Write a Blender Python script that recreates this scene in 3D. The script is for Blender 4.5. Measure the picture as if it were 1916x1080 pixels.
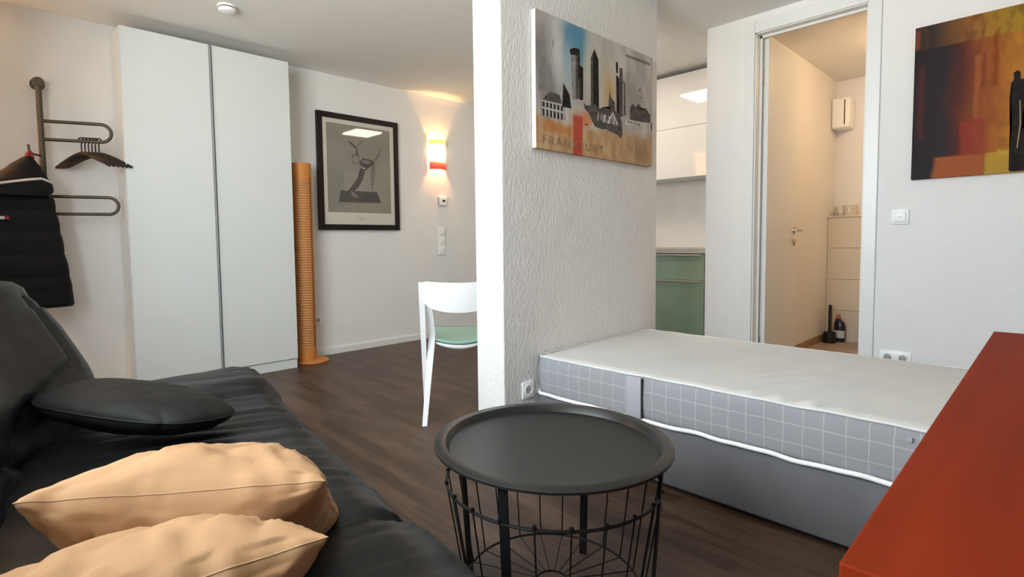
import bpy, bmesh, math, random
from mathutils import Vector, Matrix, noise
random.seed(7)
for o in list(bpy.data.objects): bpy.data.objects.remove(o)
S = bpy.context.scene
COL = S.collection
PI = math.pi

# ------------------------------------------------------------------ camera
cam_d = bpy.data.cameras.new('camera'); cam = bpy.data.objects.new('camera', cam_d); COL.objects.link(cam)
R_ = Vector((0.73021, -0.68309, -0.01328)); D_ = Vector((-0.04907, -0.03305, -0.99825)); F_ = Vector((0.68146, 0.72958, -0.05766))
m3 = Matrix((R_, -D_, -F_)).transposed()
cam.matrix_world = Matrix.Translation((0, 0, 1.0)) @ m3.to_4x4()
cam_d.sensor_width = 36; cam_d.lens = 1001.8 / 1916 * 36
cam_d.shift_x = (958 - 908.66) / 1916; cam_d.shift_y = (509.76 - 540) / 1916
cam_d.clip_start = 0.02
S.camera = cam

# ------------------------------------------------------------------ world, exposure
W = bpy.data.worlds.new('sky'); S.world = W; W.use_nodes = True
wn = W.node_tree; bg = wn.nodes['Background']
tc = wn.nodes.new('ShaderNodeTexCoord'); sx = wn.nodes.new('ShaderNodeSeparateXYZ'); cr = wn.nodes.new('ShaderNodeValToRGB')
mr = wn.nodes.new('ShaderNodeMapRange'); mr.inputs[1].default_value = -1; mr.inputs[2].default_value = 1
wn.links.new(tc.outputs['Generated'], sx.inputs[0]); wn.links.new(sx.outputs[2], mr.inputs[0]); wn.links.new(mr.outputs[0], cr.inputs[0])
cr.color_ramp.elements[0].position = 0.47; cr.color_ramp.elements[0].color = (1.15, 1.18, 1.14, 1)
cr.color_ramp.elements[1].position = 0.53; cr.color_ramp.elements[1].color = (0.83, 0.935, 1.0, 1)
wn.links.new(cr.outputs[0], bg.inputs[0]); bg.inputs[1].default_value = 10.0
S.view_settings.view_transform = 'Standard'; S.view_settings.look = 'None'; S.view_settings.gamma = 1
S.view_settings.use_curve_mapping = False
S.view_settings.exposure = 0.70

def portal(loc, size, rot):
    l = bpy.data.lights.new('window_portal', 'AREA'); l.shape = 'RECTANGLE'; l.size, l.size_y = size; l.cycles.is_portal = True
    o = bpy.data.objects.new('window_portal', l); o.location = loc; o.rotation_euler = rot; COL.objects.link(o)
portal((-.64, 1.375, 1.675), (1.45, 2.05), (0, -PI / 2, 0))

# ------------------------------------------------------------------ helpers
WORLD = {}
def finish(name, bm, mat, parent=None, smooth=False, origin=None):
    bmesh.ops.recalc_face_normals(bm, faces=bm.faces[:])
    me = bpy.data.meshes.new(name); bm.to_mesh(me); bm.free()
    for m in (mat if isinstance(mat, (list, tuple)) else [mat]): me.materials.append(m)
    if smooth:
        me.polygons.foreach_set('use_smooth', [True] * len(me.polygons))
        if smooth != 'all': me.set_sharp_from_angle(angle=math.radians(38))
    o = bpy.data.objects.new(name, me); COL.objects.link(o)
    if parent is not None:
        w = WORLD[parent.name]; me.transform(Matrix.Translation(-w)); o.parent = parent; WORLD[o.name] = w
    else:
        if origin is None:
            c = [v.co for v in me.vertices]
            origin = Vector(((min(v.x for v in c) + max(v.x for v in c)) / 2, (min(v.y for v in c) + max(v.y for v in c)) / 2, min(v.z for v in c)))
        origin = Vector(origin); me.transform(Matrix.Translation(-origin)); o.location = origin; WORLD[o.name] = origin
    return o
def thing(name, loc, label, cat, group=None):
    o = bpy.data.objects.new(name, None); COL.objects.link(o); o.location = loc; o.empty_display_size = .05
    WORLD[o.name] = Vector(loc); return tag(o, label, cat, group)
def tag(o, label, cat, group=None, kind=None):
    o['label'] = label
    if cat: o['category'] = cat
    if group: o['group'] = group
    if kind: o['kind'] = kind
    return o
def struct(name, bm, mat, label, parent=None, smooth=False):
    o = finish(name, bm, mat, parent, smooth)
    if parent is None: o['kind'] = 'structure'; o['label'] = label
    return o
def box(bm, x0, x1, y0, y1, z0, z1, bev=0, seg=2, mi=0):
    c = bmesh.ops.create_cube(bm, size=1)['verts']
    for v in c: v.co = Vector((x0 + (v.co.x + .5) * (x1 - x0), y0 + (v.co.y + .5) * (y1 - y0), z0 + (v.co.z + .5) * (z1 - z0)))
    fs = {f for v in c for f in v.link_faces}
    for f in fs: f.material_index = mi
    if bev:
        es = list({e for v in c for e in v.link_edges})
        r = bmesh.ops.bevel(bm, geom=es, offset=bev, segments=seg, affect='EDGES', profile=.5)
        for f in r['faces']: f.material_index = mi
    return bm
def B(*a, **k): return box(bmesh.new(), *a, **k)
def tube(bm, pts, r, seg=8, closed=False, mi=0, flat=None):
    pts = [Vector(p) for p in pts]; n = len(pts); rings = []; up = None
    rs = r if isinstance(r, (list, tuple)) else [r] * n
    for i, p in enumerate(pts):
        a = pts[(i - 1) % n] if (closed or i > 0) else p; b = pts[(i + 1) % n] if (closed or i < n - 1) else p
        t = (b - a).normalized()
        if up is None: up = Vector((0, 0, 1)) if abs(t.z) < .9 else Vector((1, 0, 0))
        s = t.cross(up).normalized(); up = s.cross(t).normalized()
        ring = []
        for k in range(seg):
            an = 2 * PI * k / seg; cx, cy = math.cos(an) * rs[i], math.sin(an) * rs[i]
            if flat: cx, cy = cx * flat[0], cy * flat[1]
            ring.append(bm.verts.new(p + s * cx + up * cy))
        rings.append(ring)
    for i in range(n if closed else n - 1):
        A, Bq = rings[i], rings[(i + 1) % n]
        for k in range(seg):
            f = bm.faces.new((A[k], A[(k + 1) % seg], Bq[(k + 1) % seg], Bq[k])); f.material_index = mi
    if not closed:
        for rg in (rings[0], rings[-1]):
            f = bm.faces.new(rg); f.material_index = mi
    return bm
def lathe(bm, prof, c, seg=48, axis='z', mi=0):
    c = Vector(c); rings = []
    def P(r, h, a):
        if axis == 'z': return c + Vector((r * math.cos(a), r * math.sin(a), h))
        if axis == 'x': return c + Vector((h, r * math.cos(a), r * math.sin(a)))
        return c + Vector((r * math.cos(a), h, r * math.sin(a)))
    for r, h in prof:
        if r < 1e-6: rings.append([bm.verts.new(P(0, h, 0))])
        else: rings.append([bm.verts.new(P(r, h, 2 * PI * k / seg)) for k in range(seg)])
    for A, Bq in zip(rings, rings[1:]):
        for k in range(seg):
            k2 = (k + 1) % seg
            if len(A) == 1 and len(Bq) == 1: continue
            if len(A) == 1: f = bm.faces.new((A[0], Bq[k2], Bq[k]))
            elif len(Bq) == 1: f = bm.faces.new((A[k], A[k2], Bq[0]))
            else: f = bm.faces.new((A[k], A[k2], Bq[k2], Bq[k]))
            f.material_index = mi
    return bm
def loft(bm, rings, closed=True, caps=True, mi=0):
    vs = [[bm.verts.new(p) for p in r] for r in rings]; n = len(vs[0])
    for A, Bq in zip(vs, vs[1:]):
        for k in range(n if closed else n - 1):
            f = bm.faces.new((A[k], A[(k + 1) % n], Bq[(k + 1) % n], Bq[k])); f.material_index = mi
    if caps:
        for r in (vs[0], vs[-1]):
            try: bm.faces.new(r).material_index = mi
            except ValueError: pass
    return bm
def smooth01(t): t = max(0., min(1., t)); return t * t * (3 - 2 * t)
def N3(x, y, z=0.): return noise.noise(Vector((x, y, z)))

# ------------------------------------------------------------------ materials
def mat(name, col, rough=.5, metal=0., var=.04, vscale=6., bump=0., bscale=60., bdist=.002, coat=0., spec=None, stretch=(1, 1, 1), detail=3., trans=0., emit=None, estr=0.):
    m = bpy.data.materials.new(name); m.use_nodes = True; nt = m.node_tree; p = nt.nodes['Principled BSDF']
    p.inputs['Roughness'].default_value = rough; p.inputs['Metallic'].default_value = metal
    p.inputs['Coat Weight'].default_value = coat; p.inputs['Coat Roughness'].default_value = .03
    if spec is not None: p.inputs['Specular IOR Level'].default_value = spec
    if trans: p.inputs['Transmission Weight'].default_value = trans
    if emit: p.inputs['Emission Color'].default_value = (*emit, 1); p.inputs['Emission Strength'].default_value = estr
    tcn = nt.nodes.new('ShaderNodeTexCoord'); mp = nt.nodes.new('ShaderNodeMapping'); mp.inputs['Scale'].default_value = stretch
    nt.links.new(tcn.outputs['Object'], mp.inputs[0])
    nz = nt.nodes.new('ShaderNodeTexNoise'); nz.inputs['Scale'].default_value = vscale; nz.inputs['Detail'].default_value = detail
    nt.links.new(mp.outputs[0], nz.inputs['Vector'])
    rp = nt.nodes.new('ShaderNodeValToRGB'); a, b = rp.color_ramp.elements
    a.position, b.position = .3, .7
    a.color = (*[max(0, c * (1 - var)) for c in col], 1); b.color = (*[min(1, c * (1 + var)) for c in col], 1)
    nt.links.new(nz.outputs['Fac'], rp.inputs[0]); nt.links.new(rp.outputs[0], p.inputs['Base Color'])
    if bump:
        n2 = nt.nodes.new('ShaderNodeTexNoise'); n2.inputs['Scale'].default_value = bscale; n2.inputs['Detail'].default_value = detail
        nt.links.new(mp.outputs[0], n2.inputs['Vector'])
        bp = nt.nodes.new('ShaderNodeBump'); bp.inputs['Strength'].default_value = bump; bp.inputs['Distance'].default_value = bdist
        nt.links.new(n2.outputs['Fac'], bp.inputs['Height']); nt.links.new(bp.outputs[0], p.inputs['Normal'])
    return m
M = {}
M['wall'] = mat('white_wall_paint', (.83, .815, .795), .85, var=.01, bump=.35, bscale=90, bdist=.004)
M['plaster'] = mat('rough_white_plaster', (.74, .725, .70), .85, var=.02, bump=.6, bscale=62, bdist=.008, stretch=(1.3, 1.3, .7), detail=2.)
M['ceil'] = mat('ceiling_paint', (.87, .855, .83), .9, var=.01)
M['white'] = mat('white_lacquer', (.80, .80, .78), .35, var=.01)
M['wardrobe'] = mat('wardrobe_white', (.76, .79, .775), .32, var=.012, vscale=2)
M['plastic'] = mat('white_plastic', (.92, .92, .90), .35, var=.01)
M['sockgrey'] = mat('socket_recess', (.42, .42, .42), .5)
M['black'] = mat('black_metal', (.007, .007, .007), .4, spec=.35, var=.1)
M['tray'] = mat('black_tray_lacquer', (.011, .011, .0108), .33, spec=.38, var=.1)
M['bronze'] = mat('bronze_tube', (.085, .068, .045), .38, metal=.5, var=.15)
M['hanger'] = mat('dark_hanger', (.022, .018, .014), .5, spec=.25)
M['leather'] = mat('black_leather', (.008, .0082, .0085), .38, spec=.23, var=.2, vscale=9, bump=.35, bscale=260, bdist=.0012)
M['leather2'] = mat('black_leather_soft', (.009, .0085, .008), .62, spec=.2, var=.2, vscale=9, bump=.3, bscale=300, bdist=.0012)
M['cream'] = mat('cream_cotton', (.40, .225, .108), .85, var=.06, vscale=5, bump=.25, bscale=500, bdist=.0008)
M['seam'] = mat('brown_seam_thread', (.40, .25, .14), .9)
M['red'] = mat('red_brown_lacquered_wood', (.185, .019, .004), .5, spec=.05, var=.16, vscale=7, stretch=(.25, 2.5, 2.5), bump=.05, bscale=20)
M['mattop'] = mat('mattress_jersey', (.60, .59, .57), .9, var=.03, bump=.2, bscale=600, bdist=.0008)
M['piping'] = mat('white_piping', (.84, .84, .82), .8)
M['toppipe'] = mat('pale_grey_piping', (.66, .66, .65), .85)
M['bedbase'] = mat('grey_bed_base_fabric', (.135, .135, .142), .85, var=.08, bump=.25, bscale=500, bdist=.001)
M['strap'] = mat('grey_strap', (.36, .36, .39), .8)
M['orange'] = mat('orange_lamp_paper', (.62, .235, .05), .6, var=.08, vscale=15)
M['orange_dark'] = mat('orange_lamp_shadow_slot', (.27, .085, .015), .7)
M['orange_pale'] = mat('orange_lamp_slats', (.60, .27, .09), .6, var=.06)
M['chairwhite'] = mat('white_chair_plastic', (.84, .84, .84), .35, var=.01)
M['green'] = mat('green_translucent_seat', (.33, .62, .50), .25, var=.04, spec=.6, trans=.25)
M['kgreen'] = mat('green_glass_front', (.21, .30, .22), .16, var=.05, coat=.6)
M['kwhite'] = mat('gloss_white_front', (.80, .77, .74), .06, var=.008, coat=.5)
M['steel'] = mat('brushed_steel', (.55, .55, .53), .32, metal=1., var=.06, stretch=(1, 1, 12))
M['darkfr'] = mat('dark_brown_frame', (.012, .006, .005), .4, spec=.25, var=.2)
M['paper'] = mat('cream_paper', (.62, .58, .50), .6, coat=1., var=.015)
M['photo'] = mat('grey_photo_print', (.235, .215, .18), .6, coat=1., var=.12, vscale=2.2)
M['ink'] = mat('dark_sculpture_ink', (.035, .030, .026), .6, coat=1., var=.4, vscale=25)
M['ink2'] = mat('mid_sculpture_ink', (.13, .115, .095), .6, coat=1., var=.45, vscale=30)
M['inkhi'] = mat('light_sculpture_ink', (.42, .39, .34), .6, coat=1.)
M['jacket'] = mat('black_puffer_nylon', (.006, .0052, .0055), .6, spec=.2, var=.25, vscale=12)
M['navy'] = mat('navy_lining', (.008, .009, .028), .6)
M['trim'] = mat('white_cord_trim', (.75, .68, .66), .7)
M['redfab'] = mat('red_hanging_loop', (.30, .02, .02), .7)
M['tile'] = mat('cream_wall_tile', (.70, .63, .52), .22, var=.03, vscale=3)
M['grout'] = mat('tile_grout', (.42, .36, .28), .9)
M['floortile'] = mat('beige_floor_tile', (.42, .33, .25), .35, var=.12, vscale=5)
M['tileskirt'] = mat('brown_tile_skirting', (.33, .215, .12), .4, var=.1)
M['ceramic'] = mat('white_ceramic', (.82, .80, .76), .1, coat=.5)
M['dark'] = mat('dark_plastic', (.010, .008, .008), .4)
M['bottle'] = mat('dark_blue_bottle', (.016, .017, .035), .25)
M['bottlecap'] = mat('orange_cap', (.60, .13, .03), .45)
M['label'] = mat('white_bottle_label', (.60, .58, .58), .5)
M['brass'] = mat('satin_nickel_handle', (.52, .44, .33), .3, metal=1.)
M['grey'] = mat('grey_aluminium_profile', (.40, .41, .40), .4, metal=.3)
M['shadowgap'] = mat('dark_gap', (.03, .03, .028), .8)

def glow(name, col, strength):
    m = bpy.data.materials.new(name); m.use_nodes = True; p = m.node_tree.nodes['Principled BSDF']
    p.inputs['Base Color'].default_value = (.8, .8, .8, 1); p.inputs['Emission Color'].default_value = (*col, 1); p.inputs['Emission Strength'].default_value = strength
    return m
M['panel'] = glow('lamp_panel', (1, .86, .68), 16)
M['bulb'] = glow('bath_lamp_glow', (1, .72, .42), 4)

# node helpers for painted prints and woven cloth
class NT:
    def __init__(s, m): s.m = m; s.t = m.node_tree
    def n(s, typ, **kw):
        x = s.t.nodes.new(typ)
        for k, v in kw.items(): setattr(x, k, v)
        return x
    def l(s, a, b): s.t.links.new(a, b)
    def math(s, op, a, b=None, clamp=False):
        x = s.n('ShaderNodeMath', operation=op, use_clamp=clamp)
        for i, v in enumerate((a, b)):
            if v is None: continue
            if isinstance(v, (int, float)): x.inputs[i].default_value = v
            else: s.l(v, x.inputs[i])
        return x.outputs[0]
    def mix(s, f, a, b):
        x = s.n('ShaderNodeMix', data_type='RGBA')
        for i, v in ((0, f), (6, a), (7, b)):
            if isinstance(v, (int, float)): x.inputs[i].default_value = v
            elif isinstance(v, tuple): x.inputs[i].default_value = (*v, 1)
            else: s.l(v, x.inputs[i])
        return x.outputs[2]
    def noise(s, vec, scale, detail=4, dist=0.):
        x = s.n('ShaderNodeTexNoise'); x.inputs['Scale'].default_value = scale; x.inputs['Detail'].default_value = detail; x.inputs['Distortion'].default_value = dist
        s.l(vec, x.inputs['Vector']); return x.outputs['Fac']
    def mapr(s, v, a, b, c=0., d=1., sm=True):
        x = s.n('ShaderNodeMapRange'); x.interpolation_type = 'SMOOTHSTEP' if sm else 'LINEAR'
        s.l(v, x.inputs[0])
        for i, q in enumerate((a, b, c, d)): x.inputs[i + 1].default_value = q
        return x.outputs[0]
    def blob(s, u, v, cx, cy, rx, ry, soft=.6, nz=None, na=.5):
        a = s.math('DIVIDE', s.math('SUBTRACT', u, cx), rx); b = s.math('DIVIDE', s.math('SUBTRACT', v, cy), ry)
        d = s.math('SQRT', s.math('ADD', s.math('MULTIPLY', a, a), s.math('MULTIPLY', b, b)))
        if nz is not None: d = s.math('ADD', d, s.math('MULTIPLY', s.math('SUBTRACT', nz, .5), na * 2))
        return s.mapr(d, 1 - soft, 1 + soft * .4, 1., 0.)
    def rect(s, u, v, u0, u1, v0, v1, soft=.012):
        f = s.math('MULTIPLY', s.mapr(u, u0 - soft, u0 + soft), s.mapr(u, u1 - soft, u1 + soft, 1., 0.))
        g = s.math('MULTIPLY', s.mapr(v, v0 - soft, v0 + soft), s.mapr(v, v1 - soft, v1 + soft, 1., 0.))
        return s.math('MULTIPLY', f, g)
def new_nodes(name, rough=.6):
    m = bpy.data.materials.new(name); m.use_nodes = True; t = NT(m); p = m.node_tree.nodes['Principled BSDF']; p.inputs['Roughness'].default_value = rough
    c = t.n('ShaderNodeTexCoord'); sp = t.n('ShaderNodeSeparateXYZ'); t.l(c.outputs['Object'], sp.inputs[0])
    return m, t, p, c.outputs['Object'], sp.outputs

# dark wood floor: grain streaks run along Y
def floor_mat():
    m, t, p, oc, xyz = new_nodes('dark_wood_floor', .42); p.inputs['Specular IOR Level'].default_value = .3
    mp = t.n('ShaderNodeMapping'); mp.inputs['Scale'].default_value = (9, 1.1, 1); t.l(oc, mp.inputs[0])
    mp2 = t.n('ShaderNodeMapping'); mp2.inputs['Scale'].default_value = (55, 4, 1); t.l(oc, mp2.inputs[0])
    n1 = t.noise(mp.outputs[0], 1.6, 5, .6); n2 = t.noise(mp2.outputs[0], 1., 3)
    # strip variation
    st = t.math('FLOOR', t.math('MULTIPLY', xyz[0], 14.5)); off = t.math('FLOOR', t.math('ADD', t.math('MULTIPLY', xyz[1], 1.6), t.math('MULTIPLY', st, .37)))
    cv = t.n('ShaderNodeCombineXYZ'); t.l(st, cv.inputs[0]); t.l(off, cv.inputs[1])
    wn_ = t.n('ShaderNodeTexWhiteNoise'); t.l(cv.outputs[0], wn_.inputs['Vector'])
    f = t.math('ADD', t.math('MULTIPLY', n1, .6), t.math('ADD', t.math('MULTIPLY', n2, .28), t.math('MULTIPLY', wn_.outputs['Value'], .14)))
    c = t.mix(t.mapr(f, .32, .72), (.040, .022, .014), (.120, .075, .052))
    t.l(c, p.inputs['Base Color'])
    r = t.mapr(n1, .2, .8, .36, .52); t.l(r, p.inputs['Roughness'])
    b = t.n('ShaderNodeBump'); b.inputs['Strength'].default_value = .12; b.inputs['Distance'].default_value = .002; t.l(n2, b.inputs['Height']); t.l(b.outputs[0], p.inputs['Normal'])
    return m
M['floor'] = floor_mat()
# ------------------------------------------------------------------ room shell
H = 2.5; XR = 3.87; YL = 4.47; XB = -.66; YN = -1.9; XK = 4.98
struct('floor', B(XB - .15, XK + .1, YN - .1, YL + .1, -.08, 0), M['floor'], 'dark brown wood floor of the room')
bm = bmesh.new(); box(bm, XR + .06, 6.25, -.75, 1.54, -.08, .004); struct('floor', bm, M['grout'], 'beige tiled bathroom floor')
bf = bpy.data.objects['floor.001']
k = 0
for i in range(6):
    for j in range(4):
        finish('tile', B(XR + .1 + i * .37, XR + .1 + i * .37 + .365, -.72 + j * .56, -.72 + j * .56 + .555, .004, .010), M['floortile'], bf)
struct('ceiling', B(XB - .15, 6.3, YN - .1, YL + .1, H, H + .1), M['ceil'], 'white ceiling')
struct('wall_left', B(XB - .15, XK + .1, YL, YL + .12, 0, H), M['wall'], 'white back wall behind wardrobe and framed poster')
# window wall behind the sofa (out of frame): opening y .35..2.4, z .95..2.4
bm = bmesh.new(); wy0, wy1, wz0, wz1 = .35, 2.4, .95, 2.4
box(bm, XB - .12, XB, YN, wy0, 0, H); box(bm, XB - .12, XB, wy1, YL, 0, H); box(bm, XB - .12, XB, wy0, wy1, 0, wz0); box(bm, XB - .12, XB, wy0, wy1, wz1, H)
struct('wall_window_side', bm, M['wall'], 'white window wall behind the sofa')
bm = bmesh.new(); fw = .06
box(bm, XB - .09, XB - .03, wy0, wy1, wz0, wz0 + fw); box(bm, XB - .09, XB - .03, wy0, wy1, wz1 - fw, wz1)
for y in (wy0, wy0 + .66, wy0 + 1.33, wy1 - fw): box(bm, XB - .09, XB - .03, y, y + fw, wz0 + fw, wz1 - fw)
w1 = struct('window_1', bm, M['white'], 'wide white framed window behind the sofa')
gm = bpy.data.materials.new('window_glass'); gm.use_nodes = True; gt = gm.node_tree; gt.nodes.clear()
go_, gmx, gtr, ggl, gfr = [gt.nodes.new(q) for q in ('ShaderNodeOutputMaterial', 'ShaderNodeMixShader', 'ShaderNodeBsdfTransparent', 'ShaderNodeBsdfGlossy', 'ShaderNodeFresnel')]
ggl.inputs['Roughness'].default_value = 0; gfr.inputs['IOR'].default_value = 1.08
gt.links.new(gfr.outputs[0], gmx.inputs[0]); gt.links.new(gtr.outputs[0], gmx.inputs[1]); gt.links.new(ggl.outputs[0], gmx.inputs[2]); gt.links.new(gmx.outputs[0], go_.inputs[0])
ys_ = (wy0, wy0 + .66, wy0 + 1.33, wy1 - fw)
for ya, yb in zip(ys_, ys_[1:]): finish('pane', B(XB - .062, XB - .058, ya + fw, yb, wz0 + fw, wz1 - fw), gm, w1)
struct('wall_near', B(XB - .12, XR + .12, YN - .12, YN, 0, H), M['wall'], 'white wall behind the camera')
# right wall with door opening y .80..1.455, z 0..2.385
dy0, dy1, dz = .80, 1.452, 2.385
bm = bmesh.new(); box(bm, XR, XR + .12, YN, dy0, 0, H); box(bm, XR, XR + .12, dy1, 1.775, 0, H); box(bm, XR, XR + .12, dy0, dy1, dz, H)
struct('wall_right', bm, M['wall'], 'white wall on the right with the bathroom door')
struct('wall_bathroom_side', B(XR + .12, 6.25, 1.52, 1.775, 0, H), M['wall'], 'wall between kitchen and bathroom')
struct('wall_bathroom_far', B(6.12, 6.25, -.75, 1.52, 0, H), M['wall'], 'cream wall at the back of the bathroom above the tiled ledge')
struct('wall_bathroom_near', B(XR + .12, 6.25, -.87, -.75, 0, H), M['wall'], 'bathroom wall opposite the open door')
struct('wall_kitchen', B(XK, XK + .12, 1.775, YL, 0, H), M['wall'], 'white wall behind the kitchen units')
# free-standing partition
struct('wall_partition', B(1.714, 3.071, 1.72, 1.903, 0, H, bev=.006), M['plaster'], 'rough plastered free-standing partition wall in the middle')
# baseboards
struct('baseboard_left', B(XB, XK, YL - .014, YL, 0, .055), M['white'], 'low white baseboard of the back wall')
struct('baseboard_right', B(XR - .012, XR, YN, .73, 0, .055), M['white'], 'low white baseboard of the right wall')
struct('baseboard_bathroom', B(XR + .2, 5.92, 1.508, 1.52, .01, .075), M['tileskirt'], 'brown tile skirting in the bathroom')
# tiled half wall in the bathroom
hw = struct('wall_bathroom_ledge', B(5.925, 6.12, -.75, 1.52, 0, 1.18), M['grout'], 'half-height tiled wall with ledge behind the toilet')
tb = None
for r in range(4):
    for c in range(4):
        y1 = 1.518 - c * .60
        tl = finish('tile', B(5.915, 5.93, y1 - .596, y1, .008 + r * .2955, .008 + r * .2955 + .2925, bev=.0015, seg=1), M['tile'], hw)
finish('ledge_slab', B(5.905, 6.12, -.75, 1.52, 1.185, 1.197, bev=.002), M['tile'], hw)

# ------------------------------------------------------------------ door
d = bpy.data.objects.new('door_1', None); COL.objects.link(d); d.location = (XR, 1.13, 0); WORLD[d.name] = Vector(d.location)
d['kind'] = 'structure'; d['label'] = 'open bathroom door with white frame'
bm = bmesh.new()   # jamb lining
box(bm, XR + .0, XR + .125, 1.436, dy1, 0, dz); box(bm, XR, XR + .125, dy0, dy0 + .016, 0, dz); box(bm, XR, XR + .125, dy0, dy1, dz - .016, dz)
finish('jamb', bm, M['white'], d)
bm = bmesh.new(); box(bm, XR + .06, XR + .075, 1.422, 1.436, 0, dz - .016); box(bm, XR + .06, XR + .075, dy0 + .016, dy0 + .03, 0, dz - .016); box(bm, XR + .06, XR + .075, dy0 + .016, 1.436, dz - .03, dz - .016)
finish('door_stop', bm, M['white'], d)
finish('architrave', B(XR - .014, XR, 1.444, 1.515, 0, 2.455, bev=.004), M['white'], d)
finish('architrave', B(XR - .014, XR, .742, .812, 0, 2.455, bev=.004), M['white'], d)
finish('architrave', B(XR - .014, XR, .8125, 1.4435, 2.375, 2.455, bev=.004), M['white'], d)
leaf = finish('door_leaf', B(XR + .11, 4.635, 1.395, 1.435, .012, 2.365, bev=.003), M['white'], d)
bm = bmesh.new(); lathe(bm, [(0, -.008), (.024, -.008), (.026, -.002), (.026, 0)], (4.555, 1.395, 1.055), 20, 'y')
tube(bm, [(4.555, 1.39, 1.055), (4.555, 1.345, 1.055)], .0085, 10)
tube(bm, [(4.558, 1.345, 1.055), (4.53, 1.342, 1.055), (4.43, 1.345, 1.053)], .009, 10)
finish('handle', bm, M['brass'], leaf, True)
bm = bmesh.new(); lathe(bm, [(0, -.010), (.020, -.010), (.025, -.004), (.026, 0)], (4.555, 1.395, .965), 20, 'y'); finish('lock_rosette', bm, M['brass'], leaf, True)
for z in (.25, 2.1):
    finish('hinge', tube(bmesh.new(), [(XR + .105, 1.432, z - .05), (XR + .105, 1.432, z + .05)], .008, 10), M['brass'], d, True)

# ------------------------------------------------------------------ sofa
SO = Vector((.925, 2.60, 0)); SU = Vector((-.988, .156, 0)); SL = Vector((-.156, -.988, 0))
def sp(u, l, z): return SO + SU * u + SL * l + Vector((0, 0, z))
SLEN = 2.25
sofa = thing('sofa', sp(.45, 1.1, 0), 'black leather sofa with gathered seat front and high winged back', 'sofa')
def groove(l, c, w): return math.exp(-((l - c) / w) ** 2)
def seat_ring(l):
    e = min(l, SLEN - l); R = .17
    fo = R * (1 - math.sqrt(max(0, 1 - (max(0, R - e) / R) ** 2))); zo = .10 * (1 - math.sqrt(max(0, 1 - (max(0, .11 - e) / .11) ** 2)))
    end = smooth01((.50 - l) / .16) + smooth01((l - 1.66) / .16)
    prof = []
    pts = [(.06, .10), (.028, .16), (.008, .22), (-.004, .27), (-.006, .315), (.004, .352), (.026, .386), (.058, .408), (.10, .420)]
    pts += [(.10 + (.78 - .10) * i / 28, .420 - .016 * (i / 28)) for i in range(1, 29)]
    pts += [(.82, .36), (.82, .10)]
    for i, (u, z) in enumerate(pts):
        g = groove(l, .47 + .10 * u, .020) + groove(l, 1.665 - .16 * u, .020)
        topw = smooth01((z - .2) / .12)
        # gathers: folds running in from the front edge, fading to the back
        fade = topw * (1 - .8 * smooth01((u - .12) / .42))
        ph = l * 1. + .32 * u + .035 * N3(l * 3.1, u * 4, 1.3)
        w = N3(ph * 17, u * 1.3, 4.) * .55 + N3(ph * 34, u * 2.0, 9.) * .38
        rg = 1 - abs(N3(ph * 12, u * 1.1, 2.)) * 2
        mid = 1 - .55 * end
        dz = fade * mid * (.0135 * w + .009 * max(0, rg) ** 2)
        bul = .028 * end * topw * (1 - .35 * smooth01((u - .3) / .4))
        dz += bul - .020 * g * topw * (1 - .4 * smooth01((u - .45) / .2))
        uu = u + fo * (1 - u / .74)
        zz = z + dz * (.6 if u < .03 else 1) - zo * smooth01((z - .15) / .25)
        if u < .06: uu -= dz * .55
        prof.append(sp(uu, l, zz))
    return prof
ls = [0.0, .004, .012, .025, .04] + [.05 + i * (SLEN - .10) / 330 for i in range(331)] + [SLEN - x for x in (.04, .025, .012, .004, 0)]
bm = loft(bmesh.new(), [seat_ring(l) for l in ls]); finish('seat_cushion', bm, M['leather'], sofa, 'all')
def back_ring(l):
    l0, l1 = .16, 2.1
    e = min(l - l0, l1 - l); R = .16
    sh = 1 - math.sqrt(max(0, 1 - (max(0, R - e) / R) ** 2))
    wing = .165 * smooth01((.80 - l) / .52) + .165 * smooth01((l - 1.55) / .5)
    pts = []
    for i in range(25):      # front face, bottom to top
        s = i / 24; u = .745 + .205 * s ** 1.25 - .028 * math.sin(PI * s); z = .34 + .515 * s; pts.append((u, z, s))
    pts += [(u_ + .08, z_, s_) for u_, z_, s_ in [(.882, .885, 1), (.905, .903, 1), (.935, .905, 1), (.962, .888, 1), (.975, .855, 1), (.965, .70, 0), (.93, .5, 0), (.90, .25, 0), (.80, .22, 0), (.70, .26, 0)]]
    out = []
    for u, z, s in pts:
        g = 0
        if 0 < s < 1:
            for (la, sa, lb, sb) in ((.40, .50, .95, .22), (.95, .22, 1.5, .5), (.95, .22, .60, -.05), (.95, .22, 1.3, -.05), (.40, .50, .34, 1.05)):
                dx, dy = lb - la, (sb - sa) * .5; px, py = l - la, (s - sa) * .5
                t = max(0, min(1, (px * dx + py * dy) / (dx * dx + dy * dy)))
                dd = math.hypot(px - t * dx, py - t * dy); g = max(g, math.exp(-(dd / .014) ** 2))
            wr = .010 * N3(l * 3, s * 2.2, 3.) + .004 * N3(l * 12 + s * 4, s * 9, 5.)
        else: wr = 0
        cu, cz = .94, .55
        uu = cu + (u - cu) * (1 - .75 * sh) - wing * (1 if z > .3 else 1) + .026 * g - wr
        zz = cz + (z - cz) * (1 - .55 * sh) + .0 * wr
        if z > .8: zz -= .03 * smooth01((.55 - l) / .4)
        out.append(sp(uu, l, zz))
    return out
lb = [.16 + x for x in (0, .003, .01, .022, .04, .065, .1)] + [.27 + i * 1.72 / 150 for i in range(151)] + [2.1 - x for x in (.1, .065, .04, .022, .01, .003, 0)]
bm = loft(bmesh.new(), [back_ring(l) for l in lb]); finish('backrest', bm, M['leather'], sofa, 'all')
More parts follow.
